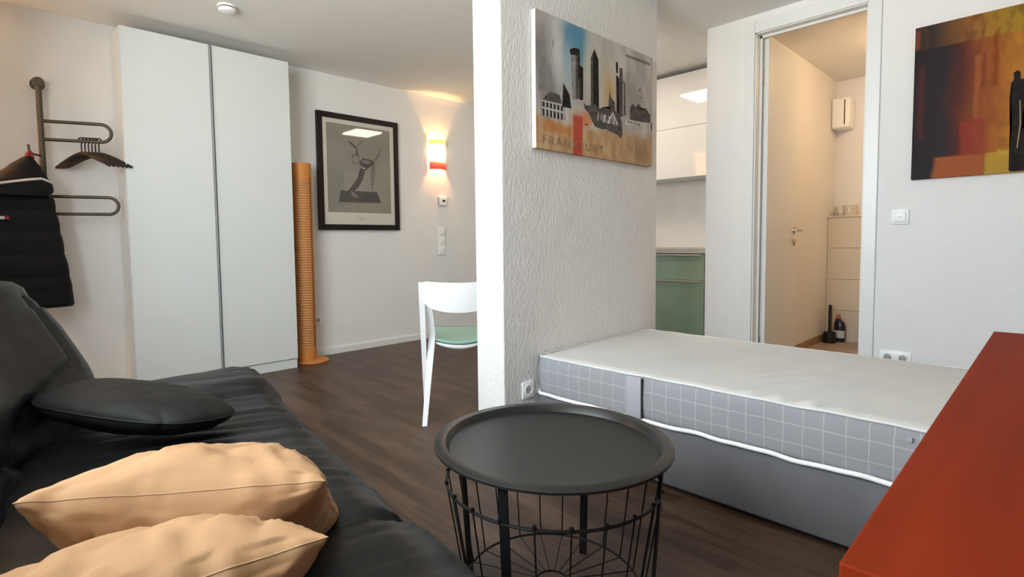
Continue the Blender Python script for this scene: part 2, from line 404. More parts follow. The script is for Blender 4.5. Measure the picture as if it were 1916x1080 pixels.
finish('base', loft(bmesh.new(), [[sp(u, l, z) for u, z in ((.10, .04), (.10, .14), (.78, .24), (.78, .04))] for l in (.12, SLEN - .12)]), M['black'], sofa)
for u in (.14, .72):
    for l in (.16, SLEN - .16):
        finish('leg', lathe(bmesh.new(), [(0, 0), (.022, 0), (.026, .05), (0, .05)], sp(u, l, 0), 14), M['black'], sofa, True)

def pillow_bm(w, h, t, c, e1, e2, wr=.006, seed=0., n=56, pinch=.07, power=.5, oval=False):
    bm = bmesh.new(); e1 = Vector(e1).normalized(); e2 = Vector(e2); e2 = (e2 - e1 * e2.dot(e1)).normalized(); nn = e1.cross(e2).normalized(); c = Vector(c)
    def pt(a, b, s):
        ea, eb = max(0, 1 - a * a), max(0, 1 - b * b)
        if oval:      # squircle outline
            k = math.sqrt(max(1e-9, 1 - .42 * min(a * a, b * b) / max(1e-9, max(a * a, b * b)) * max(a * a, b * b)))
            x, y = a * k * w / 2, b * k * h / 2
        else:
            cor = (abs(a) * abs(b)) ** 6; x = a * (1 - pinch * eb - .03 * cor) * w / 2; y = b * (1 - pinch * ea - .03 * cor) * h / 2
        th = (ea ** power) * (eb ** power)
        ang = math.atan2(b, a); m_ = max(abs(a), abs(b))
        # creases radiate from the corners and run along the edges
        rid = 1 - abs(N3(ang * 5.5 + seed, m_ * 1.2, s * .4 + seed)) * 2.2
        z = s * (th * t / 2) + wr * (N3(a * 1.9 + seed, b * 1.9, s * .6) * 1.6 + .6 * N3(a * 4.5 + b * 3, b * 4.5 - a * 3, seed + s)) * min(1, th * 2)
        z += s * wr * .8 * max(0, rid) ** 2 * min(1, th * 2.2) * smooth01((m_ - .40) / .4) - s * wr * .9 * max(0, 1 - abs(N3(a * 3.1 - b * 1.5 + seed, b * 2.2, 8 + s)) * 5) * min(1, th * 2)
        if not oval: x += wr * .5 * N3(b * 6, seed, 2.) * (abs(a) > .97); y += wr * 1.2 * N3(a * 7, seed, 5.) * (abs(b) > .97)
        return c + e1 * x + e2 * y + nn * z
    g = {}
    for s in (1, -1):
        for i in range(n + 1):
            for j in range(n + 1):
                if s == -1 and (i in (0, n) or j in (0, n)): g[s, i, j] = g[1, i, j]; continue
                a = math.sin((i / n - .5) * PI * .999); b = math.sin((j / n - .5) * PI * .999)
                g[s, i, j] = bm.verts.new(pt(a, b, s))
        for i in range(n):
            for j in range(n):
                q = [g[s, i, j], g[s, i + 1, j], g[s, i + 1, j + 1], g[s, i, j + 1]]
                bm.faces.new(q if s == 1 else q[::-1])
    edge = [g[1, i, 0].co.copy() for i in range(n + 1)] + [g[1, n, j].co.copy() for j in range(1, n + 1)] + [g[1, i, n].co.copy() for i in range(n - 1, -1, -1)] + [g[1, 0, j].co.copy() for j in range(n - 1, 0, -1)]
    return bm, edge
def cushion(name, label, w, h, t, L, Rr, e2, seed, wr=.006):
    L, Rr = Vector(L), Vector(Rr); e1 = (Rr - L).normalized(); e2v = Vector(e2); e2v = (e2v - e1 * e2v.dot(e1)).normalized()
    c = (L + Rr) / 2 + e2v * h / 2
    bm, edge = pillow_bm(w, h, t, c, e1, e2v, wr, seed)
    zmin = min(v.co.z for v in bm.verts)
    t_ = thing(name, (c.x, c.y, zmin), label, 'cushion', 'cream cushions on the sofa')
    finish('cover', bm, M['cream'], t_, 'all')
    finish('seam', tube(bmesh.new(), edge[:], .0013, 5, closed=True), M['seam'], t_, True)
cushion('throw_cushion', 'cream cotton cushion farther from the camera, wedged behind the other cream cushion', .44, .40, .235, (.010, 1.0, .640), (.372, .775, .630), (.45, .80, -.64), 1.3, .008)
cushion('throw_cushion', 'cream cotton cushion nearest the camera, cut off by the lower picture edge', .44, .40, .205, (-.12, .70, .625), (.315, .635, .62), (.12, .85, -.60), 5.7, .009)
bm, edge = pillow_bm(.62, .33, .15, (.315, 1.93, .508), (.36, -.58, -.035), (.58, .36, -.10), .003, 3.1, 44, .02, .5, oval=True)
bo = thing('bolster_cushion', (.315, 1.93, .42), 'long black leather bolster lying across the far end of the sofa seat', 'cushion')
finish('cover', bm, M['leather2'], bo, 'all'); finish('piping', tube(bmesh.new(), edge, .004, 6, closed=True), M['leather2'], bo, True)

# ------------------------------------------------------------------ wire basket table
TC = Vector((1.10, .925, 0)); tv = math.atan2(-TC.y, -TC.x)     # direction from the table to the room's near corner
tbl = thing('side_table', TC, 'round black metal tray table with wire basket base between sofa and bed', 'table')
bm = lathe(bmesh.new(), [(0, .446), (.268, .446), (.276, .448), (.284, .462), (.288, .466), (.312, .466), (.317, .463), (.317, .457), (.311, .455), (.290, .4545), (.282, .442), (.27, .440), (0, .440)], TC, 96)
finish('tray', bm, M['tray'], tbl, True)
def ringpts(r, z, n=72): return [TC + Vector((r * math.cos(2 * PI * k / n), r * math.sin(2 * PI * k / n), z)) for k in range(n)]
finish('basket_rim', tube(bmesh.new(), ringpts(.286, .36), .0042, 8, True), M['black'], tbl, True)
finish('basket_ring', tube(bmesh.new(), ringpts(.238, .062), .0035, 8, True), M['black'], tbl, True)
finish('basket_ring', tube(bmesh.new(), ringpts(.045, .062, 32), .003, 8, True), M['black'], tbl, True)
NWIRE = 22; wire0 = bead0 = spoke0 = None
def copy_part(src, parent, rz):
    o = src.copy(); COL.objects.link(o); o.parent = parent; o.rotation_euler = (0, 0, rz); return o
for i in range(NWIRE):
    a = 2 * PI * i / NWIRE
    if i == 0:
        dr = Vector((math.cos(tv + .15), math.sin(tv + .15), 0))
        wire0 = finish('wire', tube(bmesh.new(), [TC + dr * .286 + Vector((0, 0, .36)), TC + dr * .238 + Vector((0, 0, .062))], .0022, 6), M['black'], tbl, True)
        bead0 = finish('wire_end', lathe(bmesh.new(), [(0, -.005), (.005, -.004), (.006, 0), (.005, .004), (0, .006)], TC + dr * .287 + Vector((0, 0, .366)), 10), M['black'], tbl, True)
        spoke0 = finish('spoke', tube(bmesh.new(), [TC + dr * .238 + Vector((0, 0, .062)), TC + dr * .045 + Vector((0, 0, .062))], .0018, 6), M['black'], tbl, True)
    else:
        copy_part(wire0, tbl, a); copy_part(bead0, tbl, a); copy_part(spoke0, tbl, a)
leg0 = None
for i in range(4):
    if i == 0:
        an = tv + math.radians(-22); dr = Vector((math.cos(an), math.sin(an), 0)); tn = Vector((-dr.y, dr.x, 0)); rr = []
        for r, z in ((.292, .452), (.262, 0)):
            rr.append([TC + dr * (r + a) + tn * b + Vector((0, 0, z)) for a, b in ((-.003, -.0115), (.003, -.0115), (.003, .0115), (-.003, .0115))])
        leg0 = finish('leg', loft(bmesh.new(), rr), M['black'], tbl)
    else: copy_part(leg0, tbl, i * PI / 2)

# ------------------------------------------------------------------ bed
def grid_fabric():
    m, t, p, oc, xyz = new_nodes('grey_checked_mattress_side', .9)
    wob = t.math('MULTIPLY', t.math('SUBTRACT', t.noise(oc, 14., 2), .5), .010)
    def line(c, sc, off):
        v = t.math('ADD', t.math('ADD', c, wob), off)
        fr = t.math('ABSOLUTE', t.math('SUBTRACT', t.math('FRACT', t.math('DIVIDE', v, sc)), .5))
        return t.mapr(fr, .468, .488)
    ln = t.math('MAXIMUM', t.math('MAXIMUM', line(xyz[1], .060, .01), line(xyz[0], .060, .0)), line(xyz[2], .0652, .002))
    base = t.mix(t.noise(oc, 380, 2), (.25, .25, .265), (.31, .31, .325))
    t.l(t.mix(t.math('MULTIPLY', ln, .6), base, (.50, .50, .51)), p.inputs['Base Color'])
    b = t.n('ShaderNodeBump'); b.inputs['Strength'].default_value = .3; b.inputs['Distance'].default_value = .001; t.l(t.noise(oc, 500, 2), b.inputs['Height']); t.l(b.outputs[0], p.inputs['Normal'])
    return m
M['check'] = grid_fabric()
BX0, BX1, BY0, BY1 = 1.925, 2.955, -.35, 1.712
bed = thing('bed', ((BX0 + BX1) / 2, (BY0 + BY1) / 2, 0), 'low single bed base in dark grey fabric beside the partition wall', 'bed')
bm = B(BX0 + .006, BX1 - .006, BY0 + .005, BY1 - .005, .022, .255, bev=.012, seg=3); finish('base', bm, M['bedbase'], bed, True)
for x in (BX0 + .10, BX1 - .10):
    for y in (BY0 + .12, BY1 - .12): finish('foot', lathe(bmesh.new(), [(0, 0), (.022, 0), (.024, .024), (0, .024)], (x, y, 0), 14), M['black'], bed, True)
ma = thing('mattress', ((BX0 + BX1) / 2, (BY0 + BY1) / 2, .256), 'thick foam mattress with pale grey top and checked grey side', 'mattress')
def matt_z(x, y):
    z = .4515 + .004 * N3(x * 2.2, y * 1.6, 1.)
    fx = x - BX0
    # pulled wrinkles near the middle of the front edge
    q = smooth01((.78 - fx) / .4) * smooth01((fx - .01) / .05) * math.exp(-((y - .62 + .1 * fx) / .20) ** 2)
    z += q * .013 * math.sin((y * 1. + fx * .42) * 68 + 2.2 * N3(x * 4, y * 3, 2)) * (.6 + .4 * N3(x * 7, y * 7, 5.))
    q2 = smooth01((.7 - fx) / .3) * smooth01((fx - .12) / .12) * math.exp(-((y - 1.18) / .05) ** 2)
    return z - .004 * q2
def rounded_loop(off, z, nx=60, ny=120, r=.05):
    pts = []; x0, x1, y0, y1 = BX0 + off, BX1 - off, BY0 + off, BY1 - off; r = max(.008, r - off)
    def arc(cx, cy, a0):
        for k in range(9): a = a0 + PI / 2 * k / 8; pts.append(Vector((cx + r * math.cos(a), cy + r * math.sin(a), z)))
    def seg(ax, ay, bx, by, n):
        for k in range(1, n): pts.append(Vector((ax + (bx - ax) * k / n, ay + (by - ay) * k / n, z)))
    arc(x1 - r, y1 - r, 0); seg(x1 - r, y1, x0 + r, y1, nx); arc(x0 + r, y1 - r, PI / 2); seg(x0, y1 - r, x0, y0 + r, ny)
    arc(x0 + r, y0 + r, PI); seg(x0 + r, y0, x1 - r, y0, nx); arc(x1 - r, y0 + r, 1.5 * PI); seg(x1, y0 + r, x1, y1 - r, ny)
    return pts
def outw(p):
    return Vector((-1 if p.x < BX0 + .06 else (1 if p.x > BX1 - .06 else 0), -1 if p.y < BY0 + .06 else (1 if p.y > BY1 - .06 else 0), 0))
def lip(p): return .004 * N3(p.y * 3.2, p.x * 3, 7.) + .0025 * N3(p.y * 11, p.x * 9, 3.)
rings = []
for off, z in ((.02, .264), (.004, .268), (-.001, .29), (-.006, .33), (-.007, .37), (-.005, .41), (.0, .436), (.006, .446)):
    rg = []
    for p in rounded_loop(off, z): 
        b = .004 * N3(p.y * 5, p.z * 9, p.x * 5.); d_ = outw(p); rg.append(p + d_ * (b if abs(d_.x) + abs(d_.y) == 1 and p.y < BY1 - .06 else 0) + Vector((0, 0, lip(p))))
    rings.append(rg)
finish('side_cover', loft(bmesh.new(), rings, caps=False), M['check'], ma, 'all')
bm = bmesh.new(); nx, ny = 70, 170; gv = {}
for i in range(nx + 1):
    for j in range(ny + 1):
        x = BX0 + .004 + (BX1 - BX0 - .008) * i / nx; y = BY0 + .004 + (BY1 - BY0 - .008) * j / ny
        e = min(x - BX0, BX1 - x, y - BY0, BY1 - y); z = matt_z(x, y) - .010 * (1 - smooth01(e / .035))
        p = Vector((x, y, z)); p.z += lip(p) * (1 - smooth01(e / .06))
        # round the corners
        cx = min(max(x, BX0 + .045), BX1 - .045); cy = min(max(y, BY0 + .045), BY1 - .045); v = Vector((x - cx, y - cy, 0))
        if v.length > .042: v = v * (.042 / v.length); p.x, p.y = cx + v.x, cy + v.y
        gv[i, j] = bm.verts.new(p)
for i in range(nx):
    for j in range(ny): bm.faces.new((gv[i, j], gv[i + 1, j], gv[i + 1, j + 1], gv[i, j + 1]))
finish('top_cover', bm, M['mattop'], ma, 'all')
def pip(z, off, amp, r):
    pts = []
    for p in rounded_loop(off, z): pts.append(p + Vector((0, 0, lip(p) + amp * N3(p.y * 9, p.x * 9, 4.))))
    return tube(bmesh.new(), pts, r, 8, True)
finish('top_piping', pip(.4445, .002, 0, .0045), M['toppipe'], ma, 'all')
finish('bottom_piping', pip(.266, -.004, .006, .0085), M['piping'], ma, 'all')
bm = bmesh.new(); box(bm, BX0 - .016, BX0 - .008, 1.135, 1.20, .27, .44, bev=.003); finish('carry_strap', bm, M['strap'], ma, True)
finish('strap_edge', B(BX0 - .0175, BX0 - .006, 1.130, 1.1345, .275, .438), M['shadowgap'], ma)
finish('care_label', B(BX0 - .0115, BX0 - .0085, .268, .280, .408, .422), M['strap'], ma)

# ------------------------------------------------------------------ red sideboard
sb = thing('sideboard', (1.17, -.17, 0), 'reddish orange lacquered wooden sideboard in the right foreground', 'sideboard')
finish('top', B(.465, 1.885, -.445, .107, .727, .752, bev=.002), M['red'], sb)
bm = B(.478, 1.872, -.432, .094, .06, .724); finish('body', bm, M['red'], sb)
finish('plinth', B(.50, 1.85, -.41, .07, 0, .06), M['darkfr'], sb)
for i in range(3):
    x0 = .484 + i * .4627
    dr_ = finish('door', B(x0, x0 + .4587, .0945, .112 - .004, .07, .718, bev=.0015), M['red'], sb)
    kx = x0 + (.42 if i < 2 else .04)
    finish('knob', lathe(bmesh.new(), [(.005, 0), (.005, .012), (.012, .018), (.010, .026), (0, .027)], (kx, .108, .42), 16, 'y'), M['steel'], dr_, True)

# ------------------------------------------------------------------ wardrobe
wa = thing('wardrobe', (1.255, 4.32, 0), 'tall white two-door wardrobe against the back wall', 'wardrobe')
WX0, WX1, WF = .70, 1.812, 4.178; WT = 2.425
bm = bmesh.new(); box(bm, WX0, WX0 + .018, WF + .022, 4.462, 0, WT); box(bm, WX1 - .018, WX1, WF + .022, 4.462, 0, WT); box(bm, WX0 + .018, WX1 - .018, WF + .022, 4.462, WT - .02, WT)
box(bm, WX0 + .018, WX1 - .018, 4.45, 4.462, 0, WT - .02); box(bm, WX0 + .018, WX1 - .018, WF + .022, 4.45, .075, .09); finish('body', bm, M['wardrobe'], wa)
finish('plinth', B(WX0 + .019, WX1 - .002, WF + .012, WF + .03, 0, .072), M['wardrobe'], wa)
dl = finish('door', B(WX0 + .002, 1.232, WF, WF + .019, .078, WT, bev=.0015), M['wardrobe'], wa)
finish('edge_profile', B(1.233, 1.246, WF - .003, WF + .017, .078, WT), M['grey'], dl)
dr2 = finish('door', B(1.262, WX1, WF, WF + .019, .078, WT, bev=.0015), M['wardrobe'], wa)
finish('edge_profile', B(1.2545, 1.2615, WF - .004, WF + .017, .078, WT), M['wardrobe'], dr2)
finish('gap_backing', B(1.246, 1.256, WF + .0195, WF + .0215, .078, WT - .002), M['shadowgap'], wa)

# ------------------------------------------------------------------ coat rack, hangers, jacket
cr_ = thing('coat_rack', (.292, 4.40, .6), 'dark bronze tube coat rack on the wall with two looped arms', 'coat rack')
RX, RY = .295, 4.385
bm = tube(bmesh.new(), [(RX, RY, .72), (RX, RY, 2.03)], .017, 14); finish('pole', bm, M['bronze'], cr_, True)
for z in (2.03, .72):
    bm = bmesh.new(); lathe(bm, [(0, .008), (.034, .008), (.038, 0), (.038, -.012), (0, -.012)], (RX, YL - .013, z), 24, 'y'); tube(bm, [(RX, YL - .02, z), (RX, RY - .004, z)], .017, 12)
    lathe(bm, [(0, -.022), (.026, -.020), (.032, -.006), (.030, .012), (0, .012)], (RX, RY, z), 24, 'y')
    finish('wall_flange', bm, M['bronze'], cr_, True)
def loop_arm(z1, z0, ln, ye):
    r = (z1 - z0) / 2; pts = [(0, z1)] + [(ln - r, z1)] + [(ln - r + r * math.sin(a), (z1 + z0) / 2 + r * math.cos(a)) for a in [PI * k / 14 for k in range(1, 14)]] + [(ln - r, z0), (0, z0)]
    dirv = Vector((ln, ye, 0)).normalized()
    return tube(bmesh.new(), [Vector((RX, RY, 0)) + dirv * a + Vector((0, 0, z)) for a, z in pts], .0105, 10)
finish('loop_arm', loop_arm(1.792, 1.678, .37, -.13), M['bronze'], cr_, True)
finish('loop_arm', loop_arm(1.322, 1.212, .385, -.10), M['bronze'], cr_, True)
bm = tube(bmesh.new(), [(RX, RY, 1.575), (RX - .03, RY - .04, 1.572), (RX - .055, RY - .075, 1.575), (RX - .068, RY - .09, 1.592), (RX - .07, RY - .093, 1.625)], .007, 8); finish('hook', bm, M['bronze'], cr_, True)
adir = Vector((.37, -.13, 0)).normalized()
hd = Vector((.30, -.30, -.0)).normalized()
for i in range(6):
    c = Vector((RX, RY, 1.689)) + adir * (.205 + .0185 * i)
    lab = ['dark coat hanger nearest the pole on the upper loop arm', 'second dark coat hanger from the pole on the upper loop arm', 'third dark coat hanger from the pole on the upper loop arm', 'third dark coat hanger from the free end of the upper loop arm', 'second dark coat hanger from the free end of the upper loop arm', 'dark coat hanger nearest the free end of the upper loop arm'][i]
    h = thing('coat_hanger', c, lab, 'hanger', 'coat hangers on the rack')
    an = (i - 2.5) * .045; hv = Vector((hd.x * math.cos(an) - hd.y * math.sin(an), hd.x * math.sin(an) + hd.y * math.cos(an), 0))
    pts = [c + hv * (.017 * math.sin(a)) + Vector((0, 0, -.001 + .0125 * math.cos(a))) for a in [(-1.9 + 3.3 * k / 10) for k in range(11)]]
    pts += [c + Vector((0, 0, -.03)), c + Vector((0, 0, -.085))]
    finish('hook', tube(bmesh.new(), pts, .0042, 8), M['hanger'], h, True)
    sp_ = [c + hv * s * .20 + Vector((0, 0, -.10 - .075 * abs(s) ** 1.4 + .012 * (1 - abs(s)))) for s in [k / 8 for k in range(-8, 9)]]
    finish('shoulder_bar', tube(bmesh.new(), sp_, [.006 + .004 * math.sin(PI * k / 16) for k in range(17)], 8, flat=(.7, 1.3)), M['hanger'], h, True)

jk = thing('jacket', (.15, 4.27, .63), 'black hooded puffer jacket hanging from the coat rack hook', 'jacket')
def jring(z, xl, xr, yc, dep, quilt=0., n=40, sq=2.3):
    out = []
    for k in range(n):
        a = 2 * PI * k / n; ca, sa = math.cos(a), math.sin(a)
        x = (xl + xr) / 2 + (xr - xl) / 2 * (abs(ca) ** (2 / sq)) * (1 if ca > 0 else -1); y = yc + dep * (abs(sa) ** (2 / sq)) * (1 if sa > 0 else -1)
        f = .008 * N3(x * 9, z * 5, 3.) + quilt
        out.append(Vector((x + ca * f, y + sa * f * .8, z)))
    return out
rings = []; NZ = 70
for i in range(NZ + 1):
    s = i / NZ; z = 1.345 - s * (1.345 - .64)
    xr = .318 + .085 * s ** .9 if s > .06 else .29 + .4 * s; xl = -.02 - .16 * s
    q = .007 * abs(math.sin(PI * s * 5.2)) ** .6 - .004
    rings.append(jring(z + .018 * math.sin(s * 3), xl, xr, 4.262, .075 + .02 * s, q * (1 if s < .86 else .2)))
rings.append(jring(.628, -.16, .395, 4.262, .075)); finish('body', loft(bmesh.new(), rings), M['jacket'], jk, 'all')
def hood_par(s):
    half = .014 + .150 * min(1, s * 1.15) ** .85 - .030 * smooth01((s - .72) / .28)
    cx = .222 - .055 * s
    return 1.548 - s * .245, cx - half * 1.25, cx + half * 1.02, 4.255 - .02 * s, .022 + .085 * math.sin(min(1, s * 1.1) * PI / 2)
rings = [jring(*hood_par(i / 29), .006 * N3(i * .25, 2., 0), 40, 2.1) for i in range(30)]
finish('hood', loft(bmesh.new(), rings), M['jacket'], jk, 'all')
tr = []
for k in range(27):
    q = k / 26; x = -.03 + .355 * q; z = 1.335 + .085 * q ** .8 - .03 * max(0, q - .85) / .15
    _, xl, xr, yc, dep = hood_par((1.548 - z) / .245); e = max(-1, min(1, (x - (xl + xr) / 2) / ((xr - xl) / 2)))
    tr.append(Vector((x, yc - dep * max(0, 1 - abs(e) ** 2.1) ** (1 / 2.1) - .010, z)))
finish('hood_trim', tube(bmesh.new(), tr, .0075, 8), M['trim'], jk, True)
finish('hanging_loop', tube(bmesh.new(), [(.215, 4.275, 1.54), (.218, 4.28, 1.565), (.225, 4.287, 1.578), (.235, 4.282, 1.565), (.240, 4.27, 1.54)], .011, 8), M['redfab'], jk, True)
bm = bmesh.new(); box(bm, .073, .093, 4.158, 4.162, 1.166, 1.182, mi=0); box(bm, .093, .113, 4.158, 4.162, 1.166, 1.182, mi=1); box(bm, .066, .120, 4.159, 4.163, 1.182, 1.187, mi=2); box(bm, .066, .120, 4.159, 4.163, 1.161, 1.166, mi=2)
finish('flag_patch', bm, [M['trim'], M['redfab'], M['navy']], jk)

# ------------------------------------------------------------------ orange floor lamp
ol = thing('floor_lamp', (2.0, 4.32, 0), 'slim orange column lamp with fine slats in the corner beside the wardrobe', 'lamp')
LC = Vector((1.955, 4.325, 0))
finish('base', lathe(bmesh.new(), [(0, 0), (.135, 0), (.138, .006), (.132, .016), (.10, .022), (0, .024)], (2.0, 4.322, 0), 48), M['orange'], ol, True)
bm = bmesh.new()   # curved slatted front
def arc_pts(r, a0, a1, n, z): return [LC + Vector((r * math.cos(a0 + (a1 - a0) * k / n), r * math.sin(a0 + (a1 - a0) * k / n), z)) for k in range(n + 1)]
a0, a1 = math.radians(178), math.radians(292)
NS = 66
for i in range(NS):
    z0 = .125 + i * (1.52 - .125) / NS; zz = (1.52 - .125) / NS
    r = .078
    loft(bm, [arc_pts(r, a0, a1, 14, z0), arc_pts(r + .004, a0, a1, 14, z0 + zz * .35), arc_pts(r, a0, a1, 14, z0 + zz * .7), arc_pts(r - .004, a0, a1, 14, z0 + zz * .72), arc_pts(r - .004, a0, a1, 14, z0 + zz)], closed=False, caps=False)
o = finish('slats', bm, M['orange_pale'], ol, True); o['kind'] = 'stuff'
for z0, z1 in ((.02, .125), (1.52, 1.665)):
    bm = bmesh.new(); pa, pb = arc_pts(.080, a0, a1, 14, 0), arc_pts(.072, a0, a1, 14, 0)
    loop = pa + pb[::-1]
    loft(bm, [[p + Vector((0, 0, z)) for p in loop] for z in (z0, z1)]); finish('end_band', bm, M['orange'], ol, True)
bm = bmesh.new(); loft(bm, [[LC + Vector((r * math.cos(a), r * math.sin(a), z)) for r, a in ((.080, a1), (.080, a1 + .75), (.074, a1 + .75), (.074, a1))] for z in (.02, 1.665)]); finish('side_strip', bm, M['orange'], ol)
bm = bmesh.new()
for i in range(92):
    z = .13 + i * .0155
    loft(bm, [[LC + Vector((r * math.cos(a), r * math.sin(a), zz)) for r, a in ((.0808, a1 + .10), (.0808, a1 + .32), (.078, a1 + .32), (.078, a1 + .10))] for zz in (z, z + .0115)])
o = finish('side_slots', bm, M['orange_dark'], ol); o['kind'] = 'stuff'
finish('back_plate', B(1.885, 2.02, 4.395, 4.405, .02, 1.66), M['orange'], ol)
finish('inner_liner', lathe(bmesh.new(), [(.0, .1), (.06, .1), (.06, 1.6), (0, 1.6)], LC, 20), M['orange_dark'], ol, True)

# ------------------------------------------------------------------ flat prints
def art(name, parent, O, U, V, N, polys, mats, off=.0005):
    bm = bmesh.new(); O, U, V, N = Vector(O), Vector(U), Vector(V), Vector(N)
    for i, (pts, mi) in enumerate(polys):
        f = bm.faces.new([bm.verts.new(O + U * u + V * v + N * (off * .2 * (i + 1) + off)) for u, v in pts]); f.material_index = mi
    bmesh.ops.triangulate(bm, faces=bm.faces[:])
    return finish(name, bm, mats, parent)
def ell(cx, cy, rx, ry, n=16): return [(cx + rx * math.cos(2 * PI * k / n), cy + ry * math.sin(2 * PI * k / n)) for k in range(n)]
def rc(u0, u1, v0, v1): return [(u0, v0), (u1, v0), (u1, v1), (u0, v1)]
def chunk(u0, u1, v0, v1): return rc(u0, u1, v0, v1)
def text_mesh(name, body, size, loc, xdir, ydir, mat_, parent, spacing=1., width=None):
    cu = bpy.data.curves.new(name, 'FONT'); cu.body = body; cu.size = size; cu.space_character = spacing; cu.fill_mode = 'BOTH'; cu.resolution_u = 3
    to = bpy.data.objects.new(name + '_tmp', cu); COL.objects.link(to); bpy.context.view_layer.update()
    me = bpy.data.meshes.new_from_object(to.evaluated_get(bpy.context.evaluated_depsgraph_get())); bpy.data.objects.remove(to)
    bm = bmesh.new(); bm.from_mesh(me); bpy.data.meshes.remove(me)
    X = Vector(xdir); Y = Vector(ydir); L = Vector(loc); sc = 1.
    if width: sc = width / max(v.co.x for v in bm.verts)
    for v in bm.verts: v.co = L + X * v.co.x * sc + Y * v.co.y
    return finish(name, bm, mat_, parent)

# framed poster
pf = thing('framed_poster', (2.58, 4.455, 1.12), 'black framed poster of a dark antlered sculpture on the back wall', 'picture')
PX0, PX1, PZ0, PZ1 = 2.16, 2.997, 1.122, 2.162; fw = .05; PY = 4.44
for nm, a in (('frame_bar', (PX0, PX1, PZ1 - fw, PZ1)), ('frame_bar', (PX0, PX1, PZ0, PZ0 + fw)), ('frame_bar', (PX0, PX0 + fw, PZ0 + fw, PZ1 - fw)), ('frame_bar', (PX1 - fw, PX1, PZ0 + fw, PZ1 - fw))):
    finish(nm, B(a[0], a[1], PY - .006, 4.468, a[2], a[3], bev=.003), M['darkfr'], pf)
bk = finish('sheet', B(PX0 + fw, PX1 - fw, PY + .004, PY + .010, PZ0 + fw, PZ1 - fw), M['paper'], pf)
pw, ph = PX1 - PX0, PZ1 - PZ0
polys = [([(.105, .153), (.890, .153), (.890, .914), (.105, .914)], 0),
 (rc(.105, .30, .2, .52), 1), ([(.257, .342), (.707, .346), (.758, .250), (.23, .240)], 2), ([(.23, .24), (.758, .25), (.755, .236), (.235, .228)], 1),
 ([(.493, .542), (.555, .529), (.533, .457), (.475, .383), (.418, .342), (.346, .341), (.402, .397), (.466, .462)], 2),
 ([(.491, .642), (.596, .637), (.672, .625), (.69, .60), (.619, .568), (.554, .524), (.505, .53), (.494, .577)], 2),
 (ell(.448, .622, .058, .048), 3), (ell(.446, .622, .036, .028), 0), ([(.51, .63), (.60, .625), (.655, .605), (.60, .59), (.52, .60)], 3),
 ([(.451, .731), (.466, .723), (.480, .66), (.455, .655)], 2), ([(.354, .773), (.375, .775), (.446, .739), (.457, .718), (.439, .721)], 2), ([(.451, .731), (.515, .793), (.546, .798), (.469, .723)], 3),
 ([(.678, .63), (.739, .702), (.753, .735), (.78, .74), (.744, .667), (.697, .618)], 3), ([(.632, .578), (.69, .591), (.691, .51), (.649, .356), (.639, .356), (.626, .489)], 3),
 ([(.376, .344), (.424, .329), (.472, .296), (.422, .281), (.387, .301)], 3), (ell(.505, .632, .014, .006), 4), (ell(.512, .563, .008, .012), 4), (ell(.545, .552, .02, .008), 4),
 (rc(.43, .46, .098, .108), 5), (rc(.47, .50, .085, .112), 5), (rc(.51, .545, .09, .114), 5)]
M['photo2'] = mat('grey_photo_tone', (.20, .185, .155), .6, coat=1., var=.12)
M['printgrey'] = mat('pale_grey_print', (.50, .46, .39), .6, coat=1.)
art('print', bk, (PX0, PY + .0036, PZ0), (pw, 0, 0), (0, 0, ph), (0, -1, 0), polys, [M['photo'], M['photo2'], M['ink'], M['ink2'], M['inkhi'], M['printgrey']], .0003)

